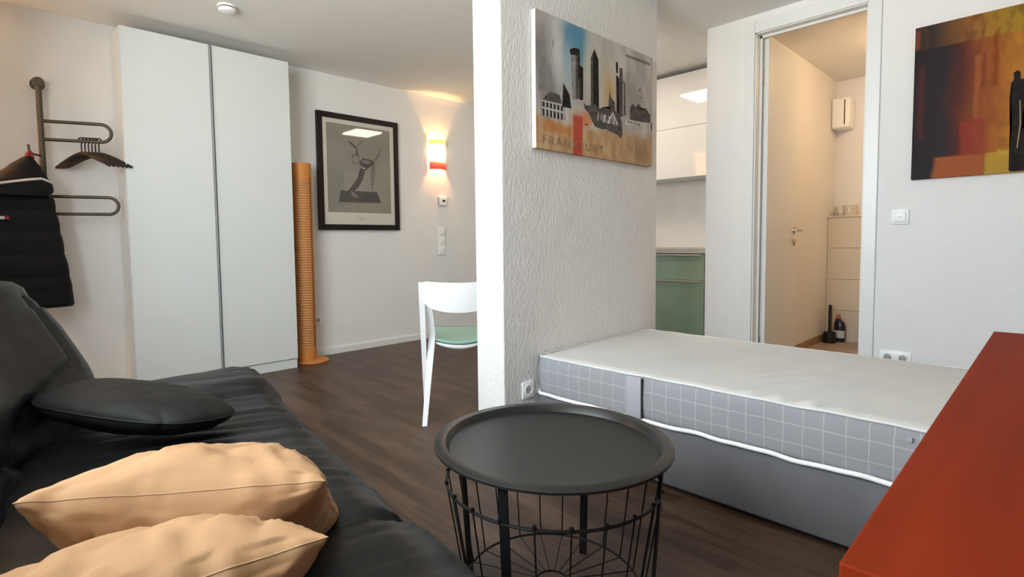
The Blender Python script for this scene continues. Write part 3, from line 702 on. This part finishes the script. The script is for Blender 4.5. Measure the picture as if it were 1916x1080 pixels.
# city canvas on the partition
def city_mat():
    m, t, p, oc, xyz = new_nodes('watercolour_city_canvas', .7); p.inputs['Specular IOR Level'].default_value = .2
    u = t.math('DIVIDE', xyz[0], 1.05); v = t.math('DIVIDE', xyz[2], .64)
    mp = t.n('ShaderNodeMapping'); mp.inputs['Scale'].default_value = (1, 1, .45); t.l(oc, mp.inputs[0])
    n1 = t.noise(mp.outputs[0], 7., 5, .8); n2 = t.noise(mp.outputs[0], 22., 4); n3 = t.noise(mp.outputs[0], 3.2, 3)
    c = t.mix(t.mapr(n1, .3, .7), (.38, .35, .32), (.56, .53, .48))
    c = t.mix(t.math('MULTIPLY', t.blob(u, v, .06, .62, .16, .42, .8, n1, .7), .8), c, (.20, .18, .18))
    c = t.mix(t.blob(u, v, .17, .80, .10, .35, .8, n1, .6), c, (.57, .56, .53))
    c = t.mix(t.blob(u, v, .30, .88, .13, .20, .7, n1, .6), c, (.10, .26, .38))
    c = t.mix(t.math('MULTIPLY', t.blob(u, v, .24, .66, .06, .20, .8, n1, .6), .8), c, (.30, .42, .46))
    c = t.mix(t.math('MULTIPLY', t.blob(u, v, .40, .75, .05, .30, .8, n1, .5), .8), c, (.55, .53, .43))
    c = t.mix(t.blob(u, v, .575, .58, .09, .24, .8, n1, .7), c, (.52, .34, .13))
    c = t.mix(t.math('MULTIPLY', t.blob(u, v, .80, .60, .17, .22, .8, n2, .9), .8), c, (.30, .27, .26))
    g = t.mapr(t.math('ADD', v, t.math('MULTIPLY', t.math('SUBTRACT', n1, .5), .16)), .20, .31, 1., 0.)
    gc = t.mix(t.mapr(n2, .35, .65), (.44, .24, .11), (.55, .37, .21)); gc = t.mix(t.mapr(u, .55, .95), gc, (.45, .30, .17))
    gc = t.mix(t.math('MULTIPLY', t.blob(u, v, .15, .17, .16, .05, .9, n2, .9), .7), gc, (.50, .18, .04))
    gc = t.mix(t.math('MULTIPLY', t.blob(u, v, .88, .12, .10, .12, .9, n2, 1.1), .6), gc, (.20, .12, .06))
    c = t.mix(g, c, gc)
    c = t.mix(t.math('MULTIPLY', t.blob(u, v, .37, .29, .13, .07, .8, n1, .6), .9), c, (.62, .22, .08))
    rd = t.math('MULTIPLY', t.mapr(t.math('ABSOLUTE', t.math('SUBTRACT', u, t.math('ADD', .282, t.math('MULTIPLY', n3, .04)))), .028, .046, 1., 0.), t.mapr(v, .29, .32, 1., 0.))
    c = t.mix(t.math('MULTIPLY', rd, .9), c, (.48, .045, .028))
    t.l(c, p.inputs['Base Color'])
    b = t.n('ShaderNodeBump'); b.inputs['Strength'].default_value = .15; b.inputs['Distance'].default_value = .001; t.l(t.noise(oc, 700, 2), b.inputs['Height']); t.l(b.outputs[0], p.inputs['Normal'])
    return m
M['city'] = city_mat()
M['cityink'] = mat('city_dark_ink', (.016, .013, .012), .7, spec=.12, var=.5, vscale=40); M['cityink2'] = mat('city_grey_ink', (.09, .08, .073), .7, spec=.12, var=.45, vscale=45)
M['citygrey'] = mat('city_light_grey', (.27, .255, .24), .7, spec=.12, var=.3, vscale=40); M['citywhite'] = mat('city_white_detail', (.55, .52, .48), .7); M['citytext'] = mat('city_text_brown', (.30, .185, .10), .7, var=.3, vscale=60)
M['canvasedge'] = mat('canvas_edge_white', (.72, .69, .66), .7)
CX0, CX1, CZ0, CZ1 = 1.917, 2.966, 1.437, 2.078
cv_ = thing('city_canvas', (CX0, 1.70, CZ0), 'watercolour city skyline canvas on the partition wall', 'picture')
fr_ = finish('canvas', B(CX0, CX1, 1.692, 1.718, CZ0, CZ1, bev=.002), M['city'], cv_)
finish('left_edge', B(CX0 - .0012, CX0, 1.6935, 1.7175, CZ0 + .002, CZ1 - .002), M['canvasedge'], cv_)
polys = [([(.034, .352), (.099, .435), (.165, .426), (.183, .367)], 1), ([(.034, .352), (.183, .367), (.202, .372), (.208, .245), (.039, .230)], 2)]
for i in range(6):
    u = .046 + i * .026
    polys.append((rc(u, u + .013, .312, .346), 0)); polys.append((rc(u, u + .011, .245, .292), 0)); polys.append((rc(u + .0135, u + .020, .24, .35), 3))
polys += [(rc(.036, .205, .297, .306), 3), (rc(.036, .205, .350, .358), 3)]
polys += [([(.194, .526), (.241, .447), (.253, .347), (.183, .342)], 0), ([(.252, .80), (.286, .812), (.288, .43), (.261, .414)], 2), ([(.286, .812), (.320, .825), (.322, .437), (.288, .43)], 1),
 ([(.240, .795), (.281, .823), (.320, .825), (.318, .775), (.250, .758)], 0), ([(.305, .75), (.318, .78), (.320, .60), (.308, .58)], 0), ([(.320, .704), (.347, .69), (.346, .437), (.322, .431)], 0),
 ([(.41, .789), (.44, .873), (.474, .798), (.479, .391), (.409, .387)], 0), ([(.411, .78), (.428, .835), (.43, .39), (.411, .39)], 1),
 ([(.629, .828), (.648, .845), (.649, .749), (.632, .743)], 0), ([(.632, .729), (.660, .71), (.664, .388), (.637, .388)], 0), ([(.664, .797), (.691, .803), (.697, .388), (.663, .388)], 1), ([(.697, .70), (.716, .684), (.722, .408), (.704, .404)], 1),
 (rc(.697, .703, .42, .68), 3), ([(.571, .572), (.582, .54), (.591, .518), (.618, .497), (.625, .428), (.56, .425)], 1),
 ([(.346, .424), (.37, .40), (.415, .415), (.44, .43), (.486, .406), (.52, .43), (.56, .42), (.591, .447), (.63, .42), (.669, .395), (.685, .34), (.693, .241), (.677, .201), (.64, .225), (.591, .234), (.54, .25), (.50, .24), (.443, .251), (.415, .30), (.39, .35), (.359, .374)], 1),
 ([(.545, .302), (.603, .411), (.653, .305), (.64, .302), (.602, .383), (.56, .300)], 3), ([(.575, .305), (.602, .35), (.628, .305)], 2),
 ([(.766, .493), (.80, .53), (.82, .50), (.851, .545), (.90, .50), (.93, .52), (.976, .47), (.976, .40), (.766, .375)], 1), ([(.733, .379), (.877, .385), (.886, .354), (.717, .326)], 3),
 ([(.355, .25), (.372, .255), (.39, .262), (.375, .243)], 0), ([(.86, .60), (.885, .612), (.878, .595)], 1), ([(.855, .66), (.87, .70), (.868, .655)], 1), ([(.985, .40), (.995, .40), (.995, .33), (.985, .34)], 0)]
for i in range(5): polys.append((rc(.745 + i * .026, .757 + i * .026, .348, .370), 1))
for i in range(7): u = .465 + i * .024; w_ = .008 + .006 * (i % 3); polys.append(([(u, .30 + .02 * (i % 2)), (u + w_, .305), (u + w_ * 1.2, .37), (u + .002, .36)], 2 if i % 2 else 3))
for i in range(40):
    u = .012 + random.random() * .13; v = .42 + random.random() ** 1.5 * .40; h_ = .02 + random.random() * .06
    polys.append(([(u, v), (u + .003, v), (u + .004, v + h_), (u + .001, v + h_)], 2))
for i in range(26):     # the small illegible handwriting in the upper right corner
    u = .718 + i * .0097; v = .915 + .008 * i / 26; h_ = .014 + .014 * ((i * 7) % 5) / 5
    polys.append(([(u, v), (u + .0042, v), (u + .0072, v + h_), (u + .003, v + h_)], 1)); polys.append((rc(u, u + .006 + .005 * (i % 3 == 0), v + .001, v + .004), 1)) if i % 7 else None
art('print', fr_, (CX0, 1.692, CZ0), (CX1 - CX0, 0, 0), (0, 0, CZ1 - CZ0), (0, -1, 0), polys, [M['cityink'], M['cityink2'], M['citygrey'], M['citywhite']], .00012)['kind'] = 'stuff'
text_mesh('lettering', 'FRANKFURT', .060, (CX0 + .042, 1.6902, CZ0 + .026), (1, 0, 0), (0, 0, 1), M['citytext'], fr_, 1.25, .50)

# abstract painting on the right wall
def abstract_mat():
    m, t, p, oc, xyz = new_nodes('abstract_orange_canvas', .6); p.inputs['Specular IOR Level'].default_value = .15
    u = t.math('MULTIPLY', xyz[1], -1); v = xyz[2]
    mp = t.n('ShaderNodeMapping'); mp.inputs['Scale'].default_value = (1, 1, .5); t.l(oc, mp.inputs[0])
    n1 = t.noise(mp.outputs[0], 9., 5, .6); n2 = t.noise(mp.outputs[0], 26., 4); n3 = t.noise(mp.outputs[0], 4., 2)
    uu = t.math('ADD', u, t.math('MULTIPLY', t.math('SUBTRACT', n1, .5), .09))
    r = t.n('ShaderNodeValToRGB'); t.l(t.math('DIVIDE', uu, .6), r.inputs[0])
    els = [(0, (.022, .012, .016)), (.22, (.026, .018, .022)), (.33, (.10, .022, .014)), (.43, (.25, .06, .018)), (.56, (.34, .10, .018)), (.70, (.44, .17, .02)), (1, (.50, .24, .03))]
    while len(r.color_ramp.elements) < len(els): r.color_ramp.elements.new(.5)
    for e, (q, c_) in zip(r.color_ramp.elements, els): e.position = q; e.color = (*c_, 1)
    c = t.mix(t.math('MULTIPLY', t.mapr(n2, .35, .7), .25), r.outputs[0], (.02, .012, .012))
    up = t.mapr(v, .700, .712); c2 = t.mix(t.mapr(uu, .05, .30), (.03, .022, .018), (.30, .115, .025)); c2 = t.mix(t.mapr(uu, .22, .40), c2, (.33, .19, .015))
    c2 = t.mix(t.math('MULTIPLY', t.mapr(n2, .45, .68), .6), c2, (.10, .035, .012))
    c = t.mix(up, c, c2)
    lo = t.mapr(v, .106, .116, 1., 0.); c3 = t.mix(t.mapr(uu, .08, .115), (.018, .017, .017), (.33, .085, .025)); c3 = t.mix(t.mapr(u, .300, .306), c3, (.42, .24, .03))
    c = t.mix(lo, c, c3)
    for (b0, b1, v0, v1, col, k) in ((.322, .340, .44, .735, (.20, .035, .004), .8), (.280, .293, .44, .63, (.17, .03, .006), .75), (.258, .268, .30, .615, (.42, .14, .04), .6), (.303, .307, .01, .2, (.26, .07, .01), .8), (.0, .02, .72, .83, (.22, .05, .02), .8), (.02, .045, .2, .62, (.09, .02, .02), .6), (.20, .30, .115, .30, (.28, .035, .02), .7), (.35, .60, .10, .13, (.52, .32, .05), .7)):
        c = t.mix(t.math('MULTIPLY', t.rect(t.math('ADD', u, t.math('MULTIPLY', t.math('SUBTRACT', n2, .5), .03)), t.math('ADD', v, t.math('MULTIPLY', t.math('SUBTRACT', n1, .5), .12)), b0, b1, v0, v1, .010), k), c, col)
    t.l(c, p.inputs['Base Color'])
    b = t.n('ShaderNodeBump'); b.inputs['Strength'].default_value = .3; b.inputs['Distance'].default_value = .0015; t.l(n2, b.inputs['Height']); t.l(b.outputs[0], p.inputs['Normal'])
    return m
M['abstract'] = abstract_mat(); M['figure'] = mat('dark_figure_paint', (.014, .010, .008), .6, spec=.12, var=.4, vscale=30); M['figlight'] = mat('pale_paint_stroke', (.30, .20, .09), .6)
ap = thing('abstract_painting', (3.845, .583, 1.315), 'abstract orange and black painting with dark figures on the right wall', 'picture')
ab = bmesh.new(); box(ab, 3.838, 3.868, -.52, .583, 1.315, 2.149, bev=.002)
abo = finish('canvas', ab, M['abstract'], ap)
def fig(u, s, v0=.01, vt=.50):
    k = (vt - v0)
    return [(u - .010 * s, v0), (u + .038 * s, v0), (u + .030 * s, v0 + .35 * k), (u + .034 * s, v0 + .62 * k), (u + .052 * s, v0 + .60 * k), (u + .056 * s, v0 + .80 * k), (u + .040 * s, v0 + .915 * k), (u + .020 * s, v0 + .93 * k), (u + .018 * s, v0 + k), (u + .006 * s, v0 + 1.02 * k), (u - .006 * s, v0 + k), (u - .004 * s, v0 + .93 * k), (u - .014 * s, v0 + .90 * k), (u - .018 * s, v0 + .75 * k), (u - .014 * s, v0 + .47 * k), (u - .004 * s, v0 + .46 * k), (u - .008 * s, v0 + .3 * k)]
polys = [(fig(.405, 1.), 0), (fig(.462, 1.35, .01, .60), 0), ([(.400, .005), (.52, .003), (.50, .20), (.425, .22)], 0), ([(.424, .36), (.428, .36), (.433, .24), (.424, .12), (.420, .12), (.428, .24)], 1), (fig(.70, 1.2, .01, .52), 0), (fig(.80, 1.1, .01, .47), 0)]
art('figures', abo, (3.838, .583, 1.315), (0, -1, 0), (0, 0, 1), (-1, 0, 0), polys, [M['figure'], M['figlight']], .0004)

# ------------------------------------------------------------------ sconce, thermostat, switches, sockets
def sconce_mat():
    m, t, p, oc, xyz = new_nodes('lit_sconce_glass', .5)
    r = t.n('ShaderNodeValToRGB'); t.l(t.math('DIVIDE', xyz[2], .30), r.inputs[0])
    els = [(0, (.75, .035, .02)), (.20, (.95, .08, .04)), (.36, (1., .55, .30)), (.50, (1, .85, .55)), (.72, (1., .90, .55)), (.86, (.95, .80, .12)), (1, (.70, .62, .05))]
    while len(r.color_ramp.elements) < len(els): r.color_ramp.elements.new(.5)
    for e, (q, c_) in zip(r.color_ramp.elements, els): e.position = q; e.color = (*c_, 1)
    st = t.math('ADD', .55, t.math('MULTIPLY', t.blob(xyz[0], xyz[2], 0., .165, .13, .13, .7), 4.))
    t.l(r.outputs[0], p.inputs['Base Color']); t.l(r.outputs[0], p.inputs['Emission Color']); t.l(st, p.inputs['Emission Strength'])
    return m
M['sconce'] = sconce_mat()
def pt_light(name, loc, e, col, r=.03):
    l = bpy.data.lights.new(name, 'POINT'); l.energy = e; l.color = col; l.shadow_soft_size = r
    o = bpy.data.objects.new(name, l); o.location = loc; COL.objects.link(o)
def sconce(x, label, e):
    sc = thing('wall_sconce', (x, 4.46, 1.752), label, 'lamp', 'glass wall sconces')
    bm = bmesh.new()
    for r_ in (.100, .097):
        loft(bm, [[Vector((x + r_ * math.cos(a), 4.462 - r_ * .72 * math.sin(a), z)) for a in [PI * k / 20 for k in range(21)]] for z in (1.752, 1.80, 1.85, 1.90, 1.95, 2.0, 2.052)], closed=False, caps=False)
    finish('shade', bm, M['sconce'], sc, 'all')
    finish('wall_bracket', B(x - .03, x + .03, 4.445, 4.469, 1.84, 1.96), M['steel'], sc)
    pt_light('sconce_light', (x, 4.425, 1.905), e, (1, .56, .24), .02)
sconce(3.495, 'lit yellow and red glass wall sconce beside the framed poster', 10)
sconce(-.34, 'unseen glass wall sconce added left of the coat rack for warm light', 160)  # added copy out of view, its strong lamp warms the left end of the wall

th = thing('thermostat', (3.553, 4.45, 1.385), 'small white wall thermostat below the sconce', 'thermostat')
finish('housing', B(3.500, 3.606, 4.436, 4.469, 1.382, 1.476, bev=.008, seg=3), M['plastic'], th, True); finish('display', B(3.538, 3.574, 4.4345, 4.437, 1.422, 1.442), M['black'], th)
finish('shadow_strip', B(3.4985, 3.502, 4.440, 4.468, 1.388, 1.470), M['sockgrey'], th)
sw = thing('light_switch', (3.54, 4.45, .863), 'vertical row of white light switches below the thermostat', 'switch')
finish('frame', B(3.493, 3.587, 4.456, 4.469, .862, 1.158, bev=.003), M['plastic'], sw)
for i in range(3): finish('rocker', B(3.503, 3.577, 4.449, 4.457, .874 + i * .0965, .962 + i * .0965, bev=.003), M['plastic'], sw, True)
def socket(name, c, nrm, label, n=1, group=None, horiz=True):
    c = Vector(c); nrm = Vector(nrm); s = Vector((0, 0, 1)).cross(nrm).normalized()
    t_ = thing(name, c, label, 'socket', group)
    def bx(a0, a1, z0, z1, d0, d1):
        pts = [c + s * a + Vector((0, 0, z)) + nrm * d for a in (a0, a1) for z in (z0, z1) for d in (d0, d1)]
        return [min(p.x for p in pts), max(p.x for p in pts), min(p.y for p in pts), max(p.y for p in pts), min(p.z for p in pts), max(p.z for p in pts)]
    finish('frame', B(*bx(-.0405 - .071 * (n - 1) / 2, .0405 + .071 * (n - 1) / 2, -.0405, .0405, .001, .010), bev=.003), M['plastic'], t_, True)
    for i in range(n):
        o = (i - (n - 1) / 2) * .071; ax = 'x' if abs(nrm.x) > .5 else 'y'; sg = nrm.x + nrm.y
        bm = lathe(bmesh.new(), [(.0275, .0095 * sg), (.0275, .0125 * sg), (.0205, .0125 * sg), (.0195, .0102 * sg), (0, .0102 * sg)], c + s * o, 28, ax); ins = finish('outlet', bm, M['plastic'], t_, True)
        bm = lathe(bmesh.new(), [(.0195, .0105 * sg), (0, .0105 * sg)], c + s * o, 24, ax); finish('recess', bm, M['sockgrey'], ins)
        bm = bmesh.new()
        for q in (-.0095, .0095): lathe(bm, [(.0028, .011 * sg), (0, .011 * sg)], c + s * (o + q), 10, ax)
        finish('pin_hole', bm, M['black'], ins)
socket('wall_socket', (2.127, YL, .322), (0, -1, 0), 'white wall socket beside the orange column lamp')
socket('wall_socket', (1.868, 1.72, .288), (0, -1, 0), 'white wall socket on the partition wall beside the mattress corner')
socket('double_wall_socket', (XR, .633, .287), (-1, 0, 0), 'white double wall socket above the mattress by the bathroom door', 2)
s2 = thing('light_switch', (XR, .63, 1.068), 'single square white light switch below the abstract painting', 'switch')
finish('frame', B(3.858, 3.869, .589, .671, 1.067, 1.153, bev=.003), M['plastic'], s2, True); rk = finish('rocker', B(3.851, 3.859, .602, .658, 1.081, 1.139, bev=.003), M['plastic'], s2, True)
finish('mark', B(3.8505, 3.8515, .622, .638, 1.108, 1.112), M['sockgrey'], rk)

# ------------------------------------------------------------------ chair
ch = thing('dining_chair', (1.95, 2.4, 0), 'white plastic dining chair with pale green seat beside the partition', 'chair')
cf = Vector((.63, .776, 0)).normalized(); cr2 = Vector((cf.y, -cf.x, 0)); CO = Vector((1.70, 2.338, 0)); CWD = .43
def cp(r, f, z): return CO + cr2 * r + cf * f + Vector((0, 0, z))
def bar(bm, a, b, wa_, wb_, dirs):   # rectangular tapered bar
    s, t = dirs; loft(bm, [[Vector(p) + s * (w * i) + t * (w2 * j) for i, j in ((-1, -1), (1, -1), (1, 1), (-1, 1))] for p, (w, w2) in ((a, wa_), (b, wb_))]); return bm
for r0, sg in ((.0, 1), (CWD, -1)):
    bm = bar(bmesh.new(), cp(r0 + .012 * sg, .20, 0), cp(r0 - .000 * sg, .145, .775), (.011, .012), (.017, .026), (cr2, cf)); finish('front_leg', bm, M['chairwhite'], ch)
    bm = bmesh.new()
    path = [(.010, .0, 0, .013), (.028, .10, .20, .016), (.047, .195, .40, .019), (.054, .205, .47, .017), (.050, .185, .56, .014), (.040, .15, .66, .014), (.035, .14, .70, .014)]
    loft(bm, [[cp(r0 + q[0] * sg, q[1], q[2]) + cr2 * (q[3] * i) + cf * (q[3] * .8 * j) for i, j in ((-1, -1), (1, -1), (1, 1), (-1, 1))] for q in path]); finish('rear_leg', bm, M['chairwhite'], ch, True)
bm = bmesh.new(); rings = []
for k in range(25):
    s = k / 24; r = -.012 + (CWD + .024) * s; bow = .055 * (1 - (2 * s - 1) ** 2); top = .772 + (.010 if .06 < s < .94 else 0) - .010 * math.sin(PI * s); bot = .635 - .030 * math.sin(PI * s) + .06 * abs(2 * s - 1) ** 6
    f0 = .145 - bow
    rings.append([cp(r, f0 - .012, bot), cp(r, f0 - .016, (top + bot) / 2), cp(r, f0 - .010, top), cp(r, f0 + .006, top), cp(r, f0 + .002, (top + bot) / 2), cp(r, f0 + .006, bot)])
loft(bm, rings); finish('backrest', bm, M['chairwhite'], ch, True)
def seat_grid(dz, th, r0, r1, f0, f1, sag):
    bm = bmesh.new(); n = 18; g = {}
    for s_ in (0, 1):
        for i in range(n + 1):
            for j in range(n + 1):
                a, b = i / n, j / n; e = 1 - (2 * a - 1) ** 2
                r = r0 + (r1 - r0) * a; f = f0 + (f1 - f0) * b - .03 * e * (1 - b)
                z = .452 + dz - sag * e * (1 - .6 * b) + .012 * math.sin(PI * b) * -1 + .006 * b - s_ * (th * (.25 + .75 * e))
                g[s_, i, j] = bm.verts.new(cp(r, f, z))
    for i in range(n):
        for j in range(n):
            for s_ in (0, 1): bm.faces.new([g[s_, i, j], g[s_, i + 1, j], g[s_, i + 1, j + 1], g[s_, i, j + 1]])
    for k in range(n):
        for q in (((0, k), (0, k + 1)), ((n, k), (n, k + 1)), ((k, 0), (k + 1, 0)), ((k, n), (k + 1, n))):
            (a, b), (c, d_) = q; bm.faces.new([g[0, a, b], g[0, c, d_], g[1, c, d_], g[1, a, b]])
    return bm
finish('seat', seat_grid(0, .016, .035, CWD - .035, .20, .60, .026), M['green'], ch, 'all')
finish('seat_frame', seat_grid(-.018, .022, .040, CWD - .040, .21, .58, .030), M['chairwhite'], ch, 'all')

# ------------------------------------------------------------------ smoke detector, ceiling lamps
sd = thing('smoke_detector', (1.19, 3.625, H - .045), 'round white smoke detector on the ceiling above the wardrobe', 'detector')
finish('housing', lathe(bmesh.new(), [(0, -.043), (.030, -.043), (.046, -.036), (.052, -.022), (.052, -.018)], (1.19, 3.625, H), 40), M['plastic'], sd, True)
finish('slot_ring', lathe(bmesh.new(), [(.047, -.019), (.047, -.012), (.047, -.011)], (1.19, 3.625, H), 40), M['black'], sd, True)
finish('mount_plate', lathe(bmesh.new(), [(.0, -.012), (.055, -.012), (.057, -.004), (.057, -.0005), (0, -.0005)], (1.19, 3.625, H), 40), M['plastic'], sd, True)
kl = thing('ceiling_light', (3.75, 2.5, H - .05), 'square ceiling light mirrored in the kitchen fronts and the poster glass', 'lamp')
bm = bmesh.new(); box(bm, 3.54, 3.96, 2.29, 2.71, H - .035, H - .001, bev=.01); finish('housing', bm, M['white'], kl)
finish('diffuser', B(3.56, 3.94, 2.31, 2.69, H - .05, H - .0352, bev=.008, seg=3), M['panel'], kl)

# ------------------------------------------------------------------ kitchen
KF, KU = 4.38, 4.60
def base_unit(y0, y1, label):
    t_ = thing('kitchen_base_cabinet', (KF + .29, (y0 + y1) / 2, 0), label, 'cabinet', 'kitchen base cabinets')
    finish('body', B(KF + .022, XK - .005, y0 + .001, y1 - .001, .10, .872), M['white'], t_); finish('plinth', B(KF + .06, KF + .075, y0, y1, 0, .099), M['grey'], t_)
    for z0, z1 in ((.110, .645), (.649, .868)):
        f = finish('drawer', B(KF, KF + .02, y0 + .0015, y1 - .0015, z0, z1, bev=.001), M['kgreen'], t_)
        finish('handle', B(KF - .022, KF + .004, y0 + .02, y1 - .012, z1 - .014, z1 - .001, bev=.002), M['steel'], f)
def upper_unit(y0, y1, label):
    t_ = thing('kitchen_wall_cabinet', (KU + .18, (y0 + y1) / 2, 1.55), label, 'cabinet', 'kitchen wall cabinets')
    finish('body', B(KU + .021, XK - .005, y0 + .001, y1 - .001, 1.555, 2.462), M['white'], t_)
    for z0, z1 in ((1.550, 1.9945), (1.998, 2.464)): finish('door', B(KU, KU + .019, y0 + .0012, y1 - .0012, z0, z1, bev=.001), M['kwhite'], t_)
base_unit(2.015, 2.615, 'green glass fronted kitchen drawer cabinet seen between partition and door wall')
base_unit(2.615, 3.215, 'green glass fronted kitchen cabinet in the middle of the run behind the partition')
base_unit(3.215, 3.815, 'green glass fronted kitchen cabinet at the far end of the run behind the partition')
fp = finish('filler_panel', B(KF + .01, KF + .03, 1.777, 2.013, .0, .872), M['kgreen']); tag(fp, 'narrow green filler panel beside the kitchen drawer cabinet', 'panel')
upper_unit(1.778, 2.70, 'glossy white kitchen wall cabinet mirroring the ceiling light')
upper_unit(2.70, 3.62, 'glossy white kitchen wall cabinet farther behind the partition')
wt = finish('worktop', B(KF - .02, XK - .004, 1.777, 3.82, .874, .914, bev=.003), M['steel']); tag(wt, 'steel edged kitchen worktop above the green drawer cabinets', 'worktop')
struct('trim_1', B(XK - .004, XK, 1.777, 3.82, .916, 1.548), M['kwhite'], 'white splashback behind the kitchen worktop')

# ------------------------------------------------------------------ bathroom things
to = thing('toilet', (5.6, 1.0, .05), 'white wall-hung toilet just visible behind the bathroom door frame', 'toilet')
rings = []
for z, rx, ry, cx in ((.10, .10, .09, 5.78), (.16, .15, .12, 5.74), (.25, .215, .155, 5.69), (.34, .255, .178, 5.655), (.40, .265, .182, 5.645)):
    rings.append([Vector((min(cx + rx * math.cos(a), 5.9135), 1.0 + ry * math.sin(a), z)) for a in [2 * PI * k / 32 for k in range(32)]])
finish('bowl', loft(bmesh.new(), rings), M['ceramic'], to, True)
finish('seat', loft(bmesh.new(), [[Vector((min(5.645 + (.268 + d_) * math.cos(a), 5.88), 1.0 + (.186 + d_) * math.sin(a), z)) for a in [2 * PI * k / 32 for k in range(32)]] for z, d_ in ((.402, -.006), (.408, 0), (.432, 0), (.440, -.012))]), M['ceramic'], to, True)
tb_ = thing('toilet_brush', (5.745, 1.44, .01), 'black toilet brush in its holder in the bathroom corner', 'brush')
finish('holder', lathe(bmesh.new(), [(0, .010), (.050, .010), (.052, .02), (.050, .11), (.044, .112), (0, .105)], (5.745, 1.44, 0), 28), M['dark'], tb_, True)
finish('handle', lathe(bmesh.new(), [(0, .10), (.014, .10), (.014, .36), (.010, .365), (0, .365)], (5.745, 1.44, 0), 16), M['dark'], tb_, True)
cb = thing('cleaner_bottle', (5.84, 1.385, .01), 'dark cleaner bottle with orange cap behind the toilet brush', 'bottle')
finish('body', loft(bmesh.new(), [[Vector((5.845 + w * .6 * math.cos(a), 1.385 + w * math.sin(a) + sh, z)) for a in [2 * PI * k / 24 for k in range(24)]] for z, w, sh in ((.010, .040, 0), (.02, .046, 0), (.15, .046, 0), (.19, .042, .002), (.215, .026, .008), (.235, .016, .014))]), M['bottle'], cb, True)
finish('cap', lathe(bmesh.new(), [(0, .233), (.017, .233), (.016, .262), (.010, .272), (0, .273)], (5.845, 1.40, 0), 18), M['bottlecap'], cb, True)
finish('label', loft(bmesh.new(), [[Vector((5.845 - .0468 * .6 * math.cos(a) - .0008, 1.385 + .0468 * math.sin(a), z)) for a in [-1.2 + 2.4 * k / 12 for k in range(13)]] for z in (.05, .12)], closed=False, caps=False), M['label'], cb)
vf = thing('vent_fan', (6.03, 1.44, 2.02), 'cream ventilation fan box high in the bathroom corner', 'fan')
finish('housing', B(5.935, 6.118, 1.365, 1.518, 2.02, 2.305, bev=.022, seg=4), M['plastic'], vf, True); finish('slot', B(5.933, 5.938, 1.405, 1.413, 2.05, 2.28), M['shadowgap'], vf)
tp = thing('toilet_roll', (6.01, 1.365, 1.197), 'pale toilet roll standing on the tiled ledge', 'toilet roll')
finish('paper', lathe(bmesh.new(), [(.02, 0), (.055, 0), (.056, .004), (.056, .096), (.055, .1), (.02, .1), (.02, 0)], (6.01, 1.365, 1.1975), 28), M['paper'], tp, True)
finish('core', lathe(bmesh.new(), [(.0195, .0), (.0195, .098), (.018, .098), (.018, 0)], (6.01, 1.365, 1.1975), 20), M['seam'], tp, True)
dp = thing('small_bottle', (5.99, 1.475, 1.197), 'small grey bottle in the corner of the tiled ledge', 'bottle')
finish('body', lathe(bmesh.new(), [(0, 0), (.018, 0), (.019, .05), (.010, .06), (.010, .068), (0, .068)], (5.99, 1.475, 1.1975), 18), M['grey'], dp, True)
finish('cap', lathe(bmesh.new(), [(0, .068), (.011, .068), (.010, .085), (0, .086)], (5.99, 1.475, 1.1975), 16), M['brass'], dp, True)
bl = thing('bathroom_light', (5.0, .55, H - .07), 'round warm bathroom ceiling light', 'lamp')
finish('base', lathe(bmesh.new(), [(0, -.001), (.15, -.001), (.15, -.02), (0, -.02)], (5.0, .55, H), 32), M['white'], bl, True)
finish('dome', lathe(bmesh.new(), [(.14, -.02), (.13, -.045), (.09, -.065), (0, -.072)], (5.0, .55, H), 32), M['bulb'], bl, True)
pt_light('bathroom_lamp_light', (5.0, .55, H - .13), 13, (1, .66, .36), .08)
